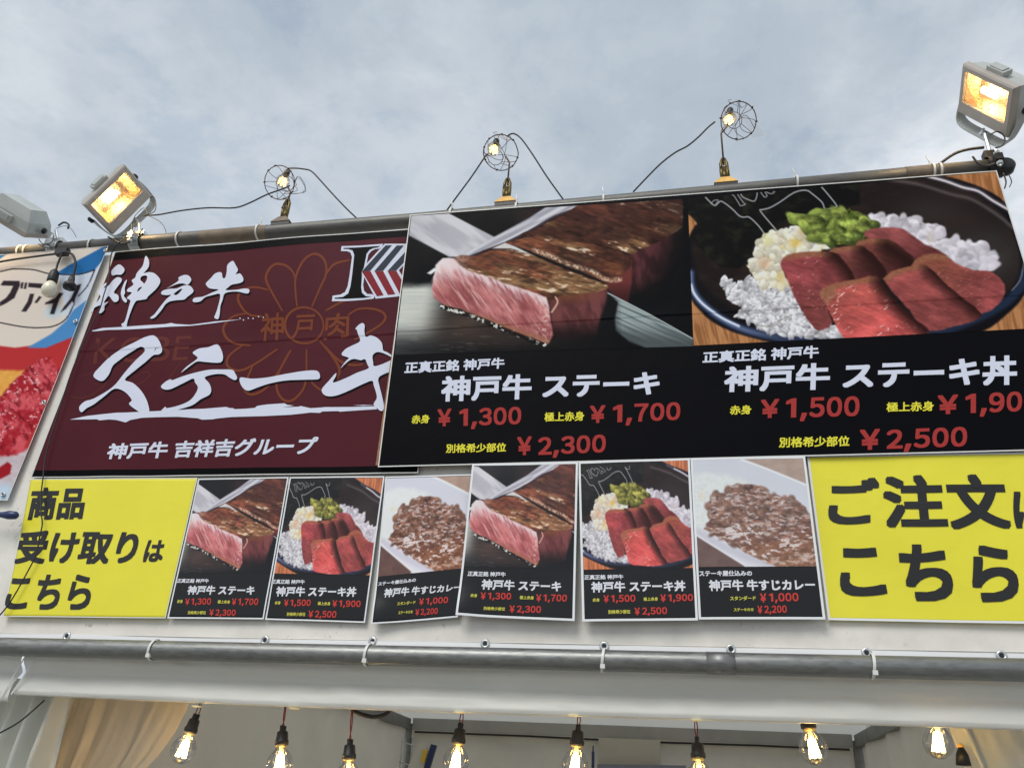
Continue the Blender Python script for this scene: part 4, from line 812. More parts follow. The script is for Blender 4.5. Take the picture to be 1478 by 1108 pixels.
BR = {
 'kami_l': [soft(z3([(185, 180), (245, 128), (290, 160), (290, 190), (265, 215), (225, 215), (190, 222)])),
            soft(z3([(230, 238), (265, 245), (270, 270), (235, 320), (205, 370), (240, 390), (246, 430), (225, 450), (200, 445), (165, 400), (140, 425), (122, 460), (160, 448), (128, 485), (125, 520), (95, 548), (75, 535), (98, 480), (40, 502), (0, 538), (30, 490), (92, 410), (64, 365), (90, 335), (135, 285), (138, 302), (118, 332), (160, 310), (190, 270)])),
            soft(z3([(300, 270), (315, 262), (297, 330), (300, 370), (290, 400), (315, 430), (310, 455), (285, 440), (268, 400), (265, 360), (285, 300)]))],
 'kami_r': [soft(z3([(485, 60), (505, 100), (500, 150), (470, 188), (458, 204), (500, 194), (550, 205), (595, 250), (595, 290), (560, 340), (495, 400), (480, 422), (430, 432), (395, 440), (370, 480), (345, 540), (318, 620), (310, 660), (280, 660), (268, 635), (298, 610), (335, 480), (345, 435), (315, 415), (358, 370), (318, 360), (325, 335), (370, 300), (355, 265), (385, 240), (400, 200), (450, 140), (470, 70)])),
            soft(z3([(436, 232), (478, 222), (488, 245), (465, 290), (448, 278), (430, 262)])), soft(z3([(444, 318), (425, 345), (402, 362), (415, 330)]))],
 'to': [soft(z3([(755, 240), (800, 218), (840, 222), (862, 260), (830, 300), (800, 290), (760, 290), (700, 310), (650, 335), (705, 300), (755, 265)])),
        soft(z3([(605, 378), (620, 350), (680, 335), (740, 330), (800, 305), (850, 308), (880, 345), (870, 370), (830, 400), (800, 425), (740, 430), (680, 440), (640, 465), (610, 510), (560, 570), (530, 588), (512, 580), (550, 548), (600, 480), (650, 420), (690, 385), (645, 388)])), soft(z3([(712, 378), (760, 340), (785, 335), (760, 368), (735, 386)]))],
 'gyu': [soft(z3([(1170, 130), (1215, 95), (1240, 130), (1262, 175), (1242, 212), (1280, 205), (1308, 245), (1305, 275), (1270, 290), (1210, 300), (1175, 325), (1158, 346), (1250, 345), (1320, 336), (1360, 345), (1360, 372), (1335, 380), (1250, 360), (1152, 372), (1130, 430), (1112, 480), (1105, 560), (1090, 595), (1060, 580), (1070, 550), (1092, 480), (1108, 380), (1040, 388), (980, 405), (940, 440), (890, 448), (873, 435), (890, 410), (960, 400), (1040, 365), (1095, 340), (1020, 330), (988, 300), (990, 280), (1030, 240), (1060, 205), (1100, 190), (1122, 200), (1130, 240), (1152, 238), (1165, 180)]))],
 'line1': [z3([(20, 695), (110, 672), (280, 660), (480, 645), (640, 635), (690, 625), (730, 634), (850, 640), (1060, 615), (1300, 600), (1060, 628), (850, 650), (690, 657), (480, 674), (330, 682), (150, 688), (30, 704)])],
 'su': [soft(z4([(205, 478), (270, 400), (340, 330), (430, 265), (560, 200), (640, 160), (715, 142), (760, 175), (790, 240), (790, 285), (760, 306), (718, 312), (650, 370), (560, 440), (472, 517), (540, 545), (610, 610), (660, 690), (685, 770), (680, 810), (650, 822), (590, 790), (508, 726), (532, 690), (470, 620), (385, 595), (300, 660), (210, 730), (150, 762), (105, 798), (84, 755), (130, 705), (210, 680), (330, 610), (400, 550), (470, 460), (560, 360), (645, 278), (612, 240), (500, 300), (430, 350), (370, 400), (340, 470), (290, 528), (240, 520)]))],
 'te': [soft(z4([(1055, 290), (1110, 255), (1190, 245), (1265, 222), (1300, 265), (1318, 330), (1302, 375), (1240, 380), (1150, 372), (1090, 370), (1020, 420), (960, 465), (1010, 410), (1095, 345), (1085, 320)])),
        soft(z4([(788, 580), (830, 540), (875, 520), (885, 530), (980, 495), (1080, 465), (1200, 440), (1300, 438), (1395, 440), (1420, 470), (1438, 512), (1415, 528), (1370, 505), (1330, 480), (1250, 478), (1162, 505), (1200, 555), (1218, 610), (1200, 655), (1130, 690), (1060, 740), (970, 770), (850, 805), (775, 828), (770, 810), (825, 755), (840, 767), (940, 745), (1030, 705), (1080, 650), (1105, 590), (1080, 550), (1066, 515), (1000, 545), (900, 595), (850, 610), (810, 605)]))],
 'bar': [soft(z5([(105, 565), (150, 568), (210, 575), (330, 565), (480, 535), (640, 505), (750, 500), (778, 540), (770, 568), (740, 575), (620, 580), (480, 590), (340, 620), (240, 655), (170, 678), (125, 650), (100, 600)]))],
 'ki': [soft(z5([(1083, 148), (1110, 115), (1145, 98), (1163, 120), (1160, 165), (1172, 215), (1215, 202), (1270, 225), (1310, 270), (1320, 330), (1350, 345), (1392, 372), (1390, 388), (1330, 358), (1270, 345), (1230, 375), (1235, 430), (1245, 466), (1320, 445), (1400, 408), (1440, 395), (1430, 490), (1350, 522), (1280, 565), (1290, 640), (1305, 700), (1327, 800), (1320, 840), (1300, 847), (1270, 825), (1238, 790), (1265, 740), (1260, 690), (1240, 630), (1226, 590), (1150, 617), (1040, 667), (940, 707), (870, 720), (815, 707), (793, 660), (850, 590), (912, 522), (915, 545), (890, 602), (1000, 565), (1100, 520), (1195, 485), (1185, 450), (1165, 405), (1130, 414), (1065, 402), (1010, 430), (953, 482), (1000, 420), (1025, 392), (963, 365), (1000, 315), (1060, 285), (1122, 250), (1105, 190), (1095, 155)]))],
 'line2': [z4([(5, 860), (150, 830), (400, 800), (560, 795), (760, 790), (980, 780), (1020, 776), (1150, 772), (1345, 757), (1380, 768)]) + z5([(40, 826), (60, 836), (150, 832), (230, 825), (250, 808), (330, 795), (480, 783), (502, 795), (465, 818), (600, 810), (615, 804), (700, 822), (790, 816), (820, 812), (1050, 812), (1250, 806), (1270, 832), (1050, 845), (950, 852), (930, 846), (800, 850), (780, 862), (700, 860), (540, 880), (300, 895), (30, 903)]) + z4([(1260, 856), (1230, 862), (1140, 865), (1100, 852), (930, 840), (620, 845), (560, 855), (520, 862), (480, 882), (400, 862), (340, 858), (260, 867), (240, 858), (130, 860)]),
           z5([(1060, 798), (1150, 795), (1250, 796), (1150, 802)]), z5([(500, 796), (620, 798), (560, 801)])],
}
for n, lp in BR.items():
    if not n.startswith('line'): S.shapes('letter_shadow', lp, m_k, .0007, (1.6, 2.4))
for n, lp in BR.items(): S.shapes('brush_stroke' if n.startswith('line') else 'brush_letter', lp, m_letter, .0012)
for x, y in ((352, 462.5), (359, 460), (366, 460.5), (374, 458), (381, 459), (347, 460)): S.shapes('ink_speck', [[(x-.9, y-.8), (x+.8, y-.9), (x+.9, y+.6), (x-.5, y+.9)]], m_letter, .0012, cut=False)
S.text('神戸牛 吉祥吉グループ', [(158, 639.8), (461, 630), (452, 656.5), (153, 663)], m_letter, .0010, 0.032, k=1)
k6 = lambda P: zc(470, 340, .09475, P)
em = S.shapes('emblem', [k6([(245, 165), (560, 155), (880, 132), (860, 178), (820, 208), (760, 212), (700, 245), (655, 300), (625, 460), (600, 600), (578, 760), (592, 850), (640, 900), (722, 905), (748, 930), (740, 970), (560, 992), (350, 1003), (100, 1006), (110, 922), (230, 905), (300, 865), (340, 780), (370, 600), (405, 330), (380, 262), (330, 242), (235, 240)])], m_letter, .0010)
S.shapes('emblem', [k6([(903, 132), (1262, 126), (1240, 410), (1120, 540), (1210, 680), (1190, 932), (770, 972), (572, 600), (560, 520), (640, 425)])], m_letter, .0012)
S.shapes('emblem_stem', [k6([(275, 193), (500, 186), (838, 166), (800, 188), (740, 196), (675, 222), (628, 285), (588, 500), (555, 560), (560, 620), (548, 800), (562, 885), (620, 936), (712, 940), (600, 960), (350, 970), (140, 970), (140, 955), (270, 942), (350, 890), (385, 780), (410, 600), (440, 300), (412, 230), (350, 210), (275, 208)])], m_k, .0016)
for P in ([(918, 158), (1012, 155), (690, 545), (555, 562), (602, 510)], [(1086, 158), (1192, 155), (885, 545), (750, 556)], [(1250, 215), (1240, 368), (1082, 543), (952, 552)]): S.shapes('chevron_arm', [k6(P)], m_kgrey, .0020)
for P in ([(560, 562), (688, 552), (890, 920), (790, 937), (600, 625)], [(756, 560), (882, 552), (1068, 905), (957, 917)], [(952, 556), (1082, 548), (1195, 740), (1180, 880), (1140, 908)]): S.shapes('chevron_arm', [k6(P)], m_kred, .0020)

# --- the big dark board
DB = 1.884
xr, zb = at(1438.5, 246.5, DB)[0], at(1478, 650.5, DB)[2]
bR = proj(xr, DB, zb)
brd = thing('menu_board', 'wide black menu board with a sliced steak picture and a beef bowl picture', 'sign', at(990, 660, DB))
q = MB(); a0 = at(592.5, 311, DB); a1 = at(545.5, 674, DB)
q.box(min(a0[0], a1[0])+.002, xr-.002, DB+.0035, DB+.0115, at(990, 659.5, DB)[2]+.001, at(990, 286, DB)[2]-.004); q.build('backing', m_wood, brd)
S = Sheet(brd, DB, amp=0.0012, sc=4, crease=CREASE, seed=33)
bq = [(592, 310.5), (1438.5, 246.5), bR, (545.5, 674.2)]
S.grid('vinyl_sheet', bq, m_black, 140, 90)
border(S, bq, 0.0032, m_edge, .0012)
def right_at(py):                                   # board's right edge at the height of a pixel row near x = 1478
    return proj(xr-.0035, DB, at(1478, py, DB)[2])
S.grid('steak_picture', [(594, 312), (992.2, 287), (1000.3, 499.8), (569.3, 512.2)], m_print, 400, 250, .0006, paint_steak)
S.grid('beef_bowl_picture', [(992.8, 287), (1437, 248), right_at(474.5), (1001.0, 498.8)], m_print, 500, 270, .0006, paint_bowl)
def lines(S, L, k, o, W_, Yl, Rd, bold=.034):
    for kind, body, q in L:
        if kind == 'R':                     # yen mark and price on one line
            q = NP(q, float); e = lambda u: (tuple(q[0]*(1-u)+q[1]*u), tuple(q[3]*(1-u)+q[2]*u))
            (a, d_), (b, c_), (b2, c2_) = e(0), e(.165), e(.235)
            S.text('￥', [a, b, tuple(NP(c_)*.92+NP(b)*.08), tuple(NP(d_)*.92+NP(a)*.08)], Rd, .0012, bold*.85, k=k, o=o)
            S.text(body[1:], [b2, tuple(q[1]), tuple(q[2]), c2_], Rd, .0012, bold*.72, k=k, o=o); continue
        S.text(body, q, {'w': W_, 'y': Yl, 'r': Rd}[kind], .0012, {'w': bold, 'y': bold*.75, 'r': bold*(.85 if body == '￥' else .78)}[kind], k=k, o=o)
lines(S, [('w', '正真正銘 神戸牛', [(122, 682), (510, 665), (508, 708), (118, 728)]), ('w', '神戸牛 ステーキ', [(265, 738), (1115, 716), (1112, 812), (260, 838)]),
          ('y', '赤身', [(148, 890), (218, 887), (216, 921), (146, 924)]), ('r', '￥', [(248, 867), (302, 864), (302, 932), (246, 935)]), ('r', '1,300', [(333, 865), (575, 856), (573, 938), (332, 946)]),
          ('y', '極上赤身', [(665, 879), (820, 874), (819, 911), (664, 915)]), ('r', '￥', [(842, 853), (902, 850), (902, 918), (842, 921)]), ('r', '1,700', [(932, 849), (1195, 838), (1193, 922), (930, 932)]),
          ('y', '別格希少部位', [(282, 1002), (516, 997), (514, 1032), (280, 1037)]), ('r', '￥', [(558, 975), (615, 972), (615, 1044), (558, 1047)]), ('r', '2,300', [(640, 976), (905, 964), (902, 1048), (640, 1058)])], .3701, (540, 270), m_letter, m_yel, m_red)
lines(S, [('w', '正真正銘 神戸牛', [(75, 84), (582, 56), (580, 112), (72, 135)]), ('w', '神戸牛 ステーキ丼', [(170, 150), (1447, 98), (1447, 228), (165, 262)]),
          ('y', '赤身', [(192, 320), (286, 317), (286, 357), (192, 360)]), ('r', '￥', [(328, 295), (408, 290), (406, 372), (326, 376)]), ('r', '1,500', [(438, 288), (760, 277), (757, 382), (436, 390)]),
          ('y', '極上赤身', [(877, 305), (1083, 299), (1084, 342), (876, 347)]), ('r', '￥', [(1100, 275), (1190, 270), (1190, 354), (1100, 358)]), ('r', '1,900', [(1222, 268), (1547, 252), (1545, 358), (1222, 370)]),
          ('y', '別格希少部位', [(408, 458), (716, 451), (714, 496), (406, 503)]), ('r', '￥', [(760, 425), (848, 420), (848, 510), (760, 514)]), ('r', '2,500', [(878, 425), (1230, 410), (1228, 514), (876, 524)])], .3302, (990, 480), m_letter, m_yel, m_red)

# --- yellow signs
def sheet_thing(name, label, cat, q, d, m, nx=24, ny=30, group=None, bw=.003, bm=None, **kw):
    t = thing(name, label, cat, at((q[2][0]+q[3][0])/2, (q[2][1]+q[3][1])/2, d), group)
    S = Sheet(t, d, **kw); S.grid('paper' if name == 'menu_poster' else 'vinyl_sheet', q, m, nx, ny, thick=0.0006)
    border(S, q, bw, bm or m_pborder, .0008); return S
YW = dict(k=.2706, o=(0, 670))
S = sheet_thing('yellow_sign', 'yellow sign with black pick-up lettering at lower left, starting 商品', 'sign', [(44.5, 691.5), (284.5, 689), (239.5, 892), (4.5, 889.5)], 1.893, m_ysheet, 60, 50, bw=.0022, amp=.0035, sc=5, seed=41)
S.text('商品', [(178, 124), (470, 120), (440, 292), (138, 297)], m_yink, .001, .04, **YW)
S.text('受け取り', [(112, 352), (755, 350), (712, 532), (72, 530)], m_yink, .001, .035, **YW)
S.text('は', [(786, 402), (884, 402), (862, 520), (757, 520)], m_yink, .001, .035, **YW)
S.text('こちら', [(62, 588), (505, 585), (475, 775), (20, 775)], m_yink, .001, .03, **YW)
S = Sheet(None, 1.893)
ztop = at(1478, 653.8, 1.893)[2]; zbot = at(1478, 901, 1.893)[2]
S = sheet_thing('yellow_sign', 'yellow sign with large black ordering lettering at lower right, starting ご注文', 'sign', [(1164.5, 657.5), proj(1.03, 1.893, ztop), proj(1.03, 1.893, zbot), (1195, 894.5)], 1.893, m_ysheet, 80, 50, bw=.005, amp=.0035, sc=5, seed=43)
YR = dict(k=.33694, o=(980, 640))
for ch, q in (('ご', [(638, 150), (858, 145), (858, 345), (640, 347)]), ('注', [(868, 138), (1125, 133), (1155, 360), (880, 362)]), ('文', [(1132, 133), (1390, 131), (1428, 365), (1165, 368)]), ('は', [(1425, 205), (1590, 200), (1612, 360), (1440, 362)]),
              ('こ', [(688, 447), (858, 445), (895, 650), (690, 656)]), ('ち', [(938, 432), (1150, 430), (1185, 672), (955, 676)]), ('ら', [(1243, 436), (1440, 434), (1462, 675), (1262, 680)])):
    S.text(ch, q, m_yink, .0014, .034, **YR)

# --- six small posters
H1 = homog([(268.9, 768), (344.2, 820.3), (318.9, 719), (341, 740), (356, 780), (400, 765)], [(623, 418), (793.5, 495.7), (717.6, 340), (769, 369), (801, 429), (878, 414)])
H4 = homog([(677.8, 749.5), (776, 813.4), (738, 705.6), (757, 721), (780.8, 777.9), (825.8, 754.2)], [(623, 418), (793.5, 495.7), (717.6, 340), (769, 369), (801, 429), (872, 414)])
bowl = [(1333.4, 368), (1254, 331.7), (1126, 378.6), (1136, 314), (1219.5, 487.5), (1303.7, 486)]
H5 = homog([(965.5, 744.7), (932.3, 718.7), (873, 738.8), (880, 705.6), (911, 814.6), (944, 813.4)], bowl)
H2 = homog([(510.9, 765.3), (487, 740), (435, 754.8), (448.4, 723.6), (452, 824.8), (484, 825.4)], bowl)
H3 = homog([(550, 779.5), (559, 781), (610.4, 718.6), (621, 686.8), (677.4, 709), (626.7, 822), (594, 825.6)], [(1002.5, 771.9), (1016, 762.7), (1076.8, 699.2), (1070, 662.5), (1164.4, 699.2), (1120, 816), (1073.5, 816)])
def bright(c, g):
    c = np.clip(c, 0, 255); sat = ((c.max(-1)-c.min(-1))/(c.max(-1)+1))[..., None]; return np.clip(c*(1+(NP(g)-1)*np.clip(sat*1.6, 0, 1))+NP([4, 3, 4]), 0, 255)
def P_steak(H): return lambda x, y: bright(paint_steak(*H(x, y)), NP([1.12, 1.02, 1.02]))
def P_bowl(H): return lambda x, y: bright(paint_bowl(*H(x, y)), NP([1.18, 1.0, 1.0]))
def steak_lines(T): return T
POST = [
 ('small steak poster right beside the yellow pick-up sign', [(286.5, 690.5), (417, 688.3), (381, 893.5), (241.5, 892)], 1.892, P_steak(H1), .2977, (240, 670), 'steak',
   [('w', '正真正銘 神戸牛', [(57, 553), (210, 555), (207, 575), (50, 574)]), ('w', '神戸牛 ステーキ', [(110, 587), (433, 588), (427, 634), (100, 631)]), ('y', '赤身', [(55, 655), (82, 655), (80, 672), (53, 672)]), ('R', '￥1,300', [(95, 650), (220, 648), (218, 686), (92, 684)]),
    ('y', '極上赤身', [(252, 657), (312, 659), (310, 675), (250, 674)]), ('R', '￥1,700', [(322, 650), (450, 650), (446, 688), (318, 686)]), ('y', '別格希少部位', [(107, 710), (195, 710), (193, 727), (105, 726)]), ('R', '￥2,300', [(212, 702), (340, 704), (336, 740), (210, 738)])]),
 ('small beef bowl poster second from the left, between a steak poster and a curry poster', [(418.5, 688.3), (555, 687), (527, 898.5), (382.5, 893.8)], 1.8925, P_bowl(H2), .2977, (240, 670), 'bowl',
   [('w', '正真正銘 神戸牛', [(513, 556), (673, 559), (671, 580), (508, 578)]), ('w', '神戸牛 ステーキ丼', [(536, 591), (925, 594), (920, 642), (530, 639)]), ('y', '赤身', [(527, 662), (555, 662), (553, 678), (525, 678)]), ('R', '￥1,500', [(572, 654), (703, 655), (700, 692), (570, 690)]),
    ('y', '極上赤身', [(737, 665), (798, 667), (796, 684), (735, 682)]), ('R', '￥1,900', [(808, 658), (945, 660), (942, 698), (806, 695)]), ('y', '別格希少部位', [(585, 716), (677, 718), (675, 735), (583, 733)]), ('R', '￥2,500', [(692, 708), (828, 711), (824, 750), (690, 747)])]),
 ('small curry poster left of the middle steak poster, hanging slightly crooked', [(556.5, 687.5), (692, 684), (661, 890.5), (537.5, 901.5)], 1.8905, lambda x, y: bright(paint_curry(*H3(x, y)), NP([.98, .94, .88])), .2977, (240, 670), 'curry',
   [('w', 'ステーキ屋仕込みの', [(1030, 570), (1212, 550), (1210, 569), (1028, 590)]), ('w', '神戸牛 牛すじカレー', [(1062, 602), (1432, 576), (1427, 612), (1056, 648)]), ('y', 'スタンダード', [(1123, 668), (1210, 660), (1209, 677), (1121, 685)]), ('R', '￥1,000', [(1228, 650), (1368, 641), (1366, 678), (1226, 686)]),
    ('y', 'ステーキのせ', [(1128, 712), (1197, 707), (1196, 722), (1127, 728)]), ('R', '￥2,200', [(1210, 702), (1318, 695), (1316, 730), (1209, 737)])]),
 ('small steak poster in the middle, overlapping the bottom of the big board', [(681.8, 669.5), (834.3, 666.5), (829.5, 896), (659, 888.2)], 1.8765, P_steak(H4), .2368, (660, 650), 'steak',
   [('w', '正真正銘 神戸牛', [(66, 734), (297, 741), (295, 770), (62, 765)]), ('w', '神戸牛 ステーキ', [(152, 784), (636, 797), (632, 861), (146, 847)]), ('y', '赤身', [(84, 873), (124, 874), (122, 895), (82, 894)]), ('R', '￥1,300', [(145, 864), (330, 867), (328, 916), (143, 912)]),
    ('y', '極上赤身', [(382, 883), (468, 886), (466, 908), (380, 905)]), ('R', '￥1,700', [(482, 875), (671, 879), (668, 930), (480, 925)]), ('y', '別格希少部位', [(162, 950), (293, 954), (291, 975), (160, 971)]), ('R', '￥2,300', [(320, 942), (512, 947), (510, 997), (317, 991)])]),
 ('small beef bowl poster right of the middle steak poster', [(835, 666.5), (995.5, 661), (1007.5, 895), (840.5, 896.5)], 1.8785, P_bowl(H5), .2368, (660, 650), 'bowl',
   [('w', '正真正銘 神戸牛', [(773, 757), (1013, 756), (1013, 784), (774, 787)]), ('w', '神戸牛 ステーキ丼', [(816, 800), (1390, 791), (1392, 857), (818, 866)]), ('y', '赤身', [(825, 900), (868, 900), (868, 922), (826, 922)]), ('R', '￥1,500', [(892, 882), (1085, 879), (1087, 930), (894, 933)]),
    ('y', '極上赤身', [(1135, 895), (1223, 893), (1224, 915), (1136, 917)]), ('R', '￥1,900', [(1238, 877), (1436, 874), (1438, 925), (1240, 929)]), ('y', '別格希少部位', [(920, 972), (1055, 970), (1056, 994), (921, 996)]), ('R', '￥2,500', [(1080, 958), (1278, 954), (1280, 1005), (1082, 1009)])]),
 ('small curry poster beside the yellow ordering sign', [(996.5, 661), (1162, 658), (1191.5, 893.5), (1008.5, 893.5)], 1.8800, lambda x, y: paint_curry(x, y)*.86+24, .33694, (980, 640), 'curry',  # washed lighter: laminate glare painted into the picture colour
   [('w', 'ステーキ屋仕込みの', [(85, 544), (312, 544), (313, 567), (87, 569)]), ('w', '神戸牛 牛すじカレー', [(126, 584), (580, 581), (584, 628), (130, 632)]), ('y', 'スタンダード', [(218, 654), (328, 653), (329, 671), (219, 672)]), ('R', '￥1,000', [(346, 642), (510, 639), (513, 682), (348, 685)]),
    ('y', 'ステーキのせ', [(234, 705), (319, 704), (320, 718), (235, 719)]), ('R', '￥2,200', [(335, 695), (460, 693), (462, 730), (337, 733)])]),
]
for i, (lb, q, d, fn, k, o, kind, L_) in enumerate(POST):
    c0 = at(q[3][0], q[3][1], d)
    lift = (lambda x, z, c0=c0: 0.010*np.exp(-((x-c0[0])/.05)**2-((z-c0[2])/.06)**2)) if i in (2, 3) else None
    S = sheet_thing('menu_poster', lb, 'poster', q, d, m_pblack, 30, 44, 'small menu posters under the big banners', bw=.0052 if i in (3, 4, 5) else .0036, amp=.0022, sc=8, seed=51+i, lift=lift)
    qq = NP(q, float); f = .675; ins = .012
    def pt(u, v): return tuple((1-u)*(1-v)*qq[0]+u*(1-v)*qq[1]+u*v*qq[2]+(1-u)*v*qq[3])
    fr = .655 if i == 2 else f
    S.grid(kind+'_picture', [pt(.014, .012), pt(.986, .012), pt(.986, fr), pt(.014, f)], m_pprint, 170, 170, .0006, fn)
    lines(S, L_, k, o, m_pwhite, m_pyel, m_pred, .036)
    if i == 5: pass

# --- shaved-ice banner at the left
iq = [(-118, 378), (157, 355.5), (11, 722), (-420, 722)]
ib = thing('ice_banner', 'blue, white and red shaved-ice banner cut off by the left edge', 'banner', at(5, 722, 1.89))
S = Sheet(ib, 1.889, amp=0.008, sc=3.2, seed=71)
S.grid('cloth', iq, m_print, 230, 330, 0, paint_ice)
border(S, iq, .0022, m_edge, .0008)
for px, py in ((108.5, 463), (63, 580), (4, 713), (152, 361)):
    p = at(px, py, 1.884); q = MB(); q.lathe([(.0028, .002), (.0035, -.001), (.006, -.002), (.0075, .001)], 14, p, axis=1); q.build('grommet', m_zinc, ib, True)
    q = MB(); q.lathe([(.003, 0), (0, 0)], 10, (p[0], p[1]+.0005, p[2]), axis=1); q.build('hole', m_rubber, ib)

# ================================================================== LAMPS
def basis(n, xh):
    z = Vector(camdir(*n)); u = Vector(camdir(*xh)); x = (u-z*u.dot(z)).normalized(); y = z.cross(x)
    return Matrix((x, y, z)).transposed()
def floodlight(label, px, py, d, n, up, lit=True, scale=1.0):
    t = thing('floodlight', label, 'floodlight', at(px, py, d), 'halogen floodlights clamped on the top pipe')
    t.rotation_euler = basis(n, up).to_euler(); t.scale = (scale,)*3
    o0 = t.location.copy(); t.location = (0, 0, 0)         # parts in local coordinates
    w, h = .097, .071
    def ring(w0, h0, z0, w1, h1, z1):
        v = [(-w0, -h0, z0), (w0, -h0, z0), (w0, h0, z0), (-w0, h0, z0), (-w1, -h1, z1), (w1, -h1, z1), (w1, h1, z1), (-w1, h1, z1)]
        return v, [(0, 1, 5, 4), (1, 2, 6, 5), (2, 3, 7, 6), (3, 0, 4, 7)]
    q = MB()
    for a in ((w, h, -.012, w, h, .004), (w, h, .004, w-.004, h-.004, .008), (w-.004, h-.004, .008, w-.016, h-.016, .008, .010), (w-.016, h-.026, .008, w-.018, h-.028, .001, .010)):
        if len(a) == 6: q.add(*ring(*a)); continue
        v, f = ring(*a[:6]); k0 = a[1] == h-.026
        v = [(X1, Y1+(.010 if k0 else 0), Z1) for X1, Y1, Z1 in v[:4]]+[(X1, (Y1+.010 if (k0 or Y1 > 0) else Y1+.020)-(.010 if (Y1 > 0 and not k0) else 0), Z1) for X1, Y1, Z1 in v[4:]]
        q.add(v, f)
    q.build('front_frame', m_lampdark, t)
    q = MB()
    for a in ((w-.004, h-.004, -.012, w-.012, h-.010, -.045), (w-.012, h-.010, -.045, w-.038, h-.028, -.085), (w-.004, h-.004, -.012, w, h, -.0121)): q.add(*ring(*a))
    q.add([(-w+.038, -h+.028, -.085), (w-.038, -h+.028, -.085), (w-.038, h-.028, -.085), (-w+.038, h-.028, -.085)], [(0, 1, 2, 3)])
    q.build('housing', m_lampgrey, t)
    q = MB(); q.box(-.03, .03, h-.004, h+.010, -.04, -.012); q.box(-.022, .022, h+.010, h+.013, -.036, -.016); q.build('hinge_cover', m_lampgrey, t)
    q = MB(); q.box(-.035, .035, -h-.012, -h+.004, -.07, -.03); q.build('junction_box', m_lampgrey, t)
    q = MB(); v, f = ring(w-.018, h-.028, .000, w-.040, h-.044, -.040); q.add([(a1, b1+.010, c1) for a1, b1, c1 in v], f)
    q.add([(-w+.040, -h+.054, -.040), (w-.040, -h+.054, -.040), (w-.040, h-.034, -.040), (-w+.040, h-.034, -.040)], [(0, 1, 2, 3)])
    rf = q.build('reflector', m_refl, t)
    q = MB(); q.tube([(-.030, .014, -.018), (.022, .014, -.018)], .0085, 12); q.build('halogen_tube', m_tube if lit else m_milk, rf, True)
    q = MB(); q.add([(-w+.018, -h+.038, .003), (w-.018, -h+.038, .003), (w-.018, h-.018, .003), (-w+.018, h-.018, .003)], [(0, 1, 2, 3)]); q.build('glass_pane', PANE, t)
    if lit:
        l = bpy.data.lights.new('flood_beam', 'AREA'); l.shape = 'RECTANGLE'; l.size = .13; l.size_y = .08; l.energy = 0.4; l.color = (1, .74, .42)
        lo = bpy.data.objects.new('flood_beam', l); COL.objects.link(lo); lo.parent = t; lo.location = (0, 0, .012); lo.rotation_euler = (math.pi, 0, 0)
    # yoke
    q = MB(); pts = [(-w-.006, .0, -.03), (-w-.007, -.05, -.03), (-w+.012, -.100, -.03), (0, -.106, -.03), (w-.012, -.100, -.03), (w+.007, -.05, -.03), (w+.006, .0, -.03)]
    P = cr(pts, 5); vs = []
    for i, a in enumerate(P):
        t_ = (P[min(i+1, len(P)-1)]-P[max(i-1, 0)]); t_ /= np.linalg.norm(t_); nn = NP([-t_[1], t_[0], 0])
        for dn, dz in ((-.0015, -.013), (.0015, -.013), (.0015, .013), (-.0015, .013)): vs.append(a+nn*dn+NP([0, 0, dz]))
    n_ = len(P); q.add(vs, [(i*4+j, i*4+(j+1) % 4, (i+1)*4+(j+1) % 4, (i+1)*4+j) for i in range(n_-1) for j in range(4)])
    ca, sa = math.cos(-.3), math.sin(-.3); q.v = [(vx, vy*ca+(vz+.03)*sa, -.03-(-vy)*sa*1.0+(vz+.03)*ca) for vx, vy, vz in q.v]
    yk = q.build('yoke', m_lampgrey, t)
    for s_ in (-1, 1):
        q = MB(); q.lathe([(0, 0), (.011, 0), (.012, .004), (.009, .010), (0, .011)], 14, axis=0, o=(w+.007, 0, -.03)); 
        if s_ < 0: q.v = [(-x, y, z) for x, y, z in q.v]
        q.build('knob', m_rubber, yk, True)
    q = MB(); q.lathe([(0, -.004), (.009, -.004), (.009, .004), (.005, .006), (.004, .012), (0, .012)], 6, axis=1, o=(0, -.104, -.03)); q.v = [(vx, vy*ca+(vz+.03)*sa, -.03+vy*sa+(vz+.03)*ca) for vx, vy, vz in q.v]; q.build('bolt', m_zinc, yk)
    t.location = o0; return t
def clamp(label, px, d, z, m=None, big=1.0, dx=0.0):
    x = at(px, 340 if px < 700 else 215, d)[0]; t = thing('pipe_clamp', label, 'clamp', (x, d, z), 'clamps holding the floodlights')
    r = .027; q = MB(); q.tube([(x-.020, d, z), (x+.020, d, z)], r+.0045, 18, caps=False); q.build('jaw', m or m_zinc, t, True)
    q = MB(); q.box(x-.018, x+.018, d-.012, d+.012, z+r+.002, z+r+.018*big); q.build('saddle', m or m_zinc, t); q = MB(); q.box(x-.010, x+.010, d-r-.022, d-r-.003, z-.012, z+.010); q.build('lug', m or m_zinc, t)
    q = MB(); q.tube([(x, d-r-.012, z-.03), (x, d-r-.012, z+.035)], .004, 6); q.tube([(x, d, z+r), (x+dx*.6, d-.004, z+r+.035), (x+dx, d-.006, z+r+.06*big)], .0055, 8); q.build('bolt', m_zinc, t)
    for zz in (.012, -.024): q = MB(); q.lathe([(0, 0), (.009, 0), (.009, .008), (0, .008)], 6, (x, d-r-.012, z+zz)); q.build('nut', m_zinc, t)
    return t
floodlight('lit halogen floodlight tilted like a diamond above the maroon banner', 170.5, 288.3, 1.83, (.80, .311, -.51), (.526, -.772, .355), scale=1.01)
floodlight('lit halogen floodlight at the top right corner above the beef bowl picture', 1424, 144, 1.84, (-.925, .38, -.02), (.265, .616, -.742), scale=1.06)
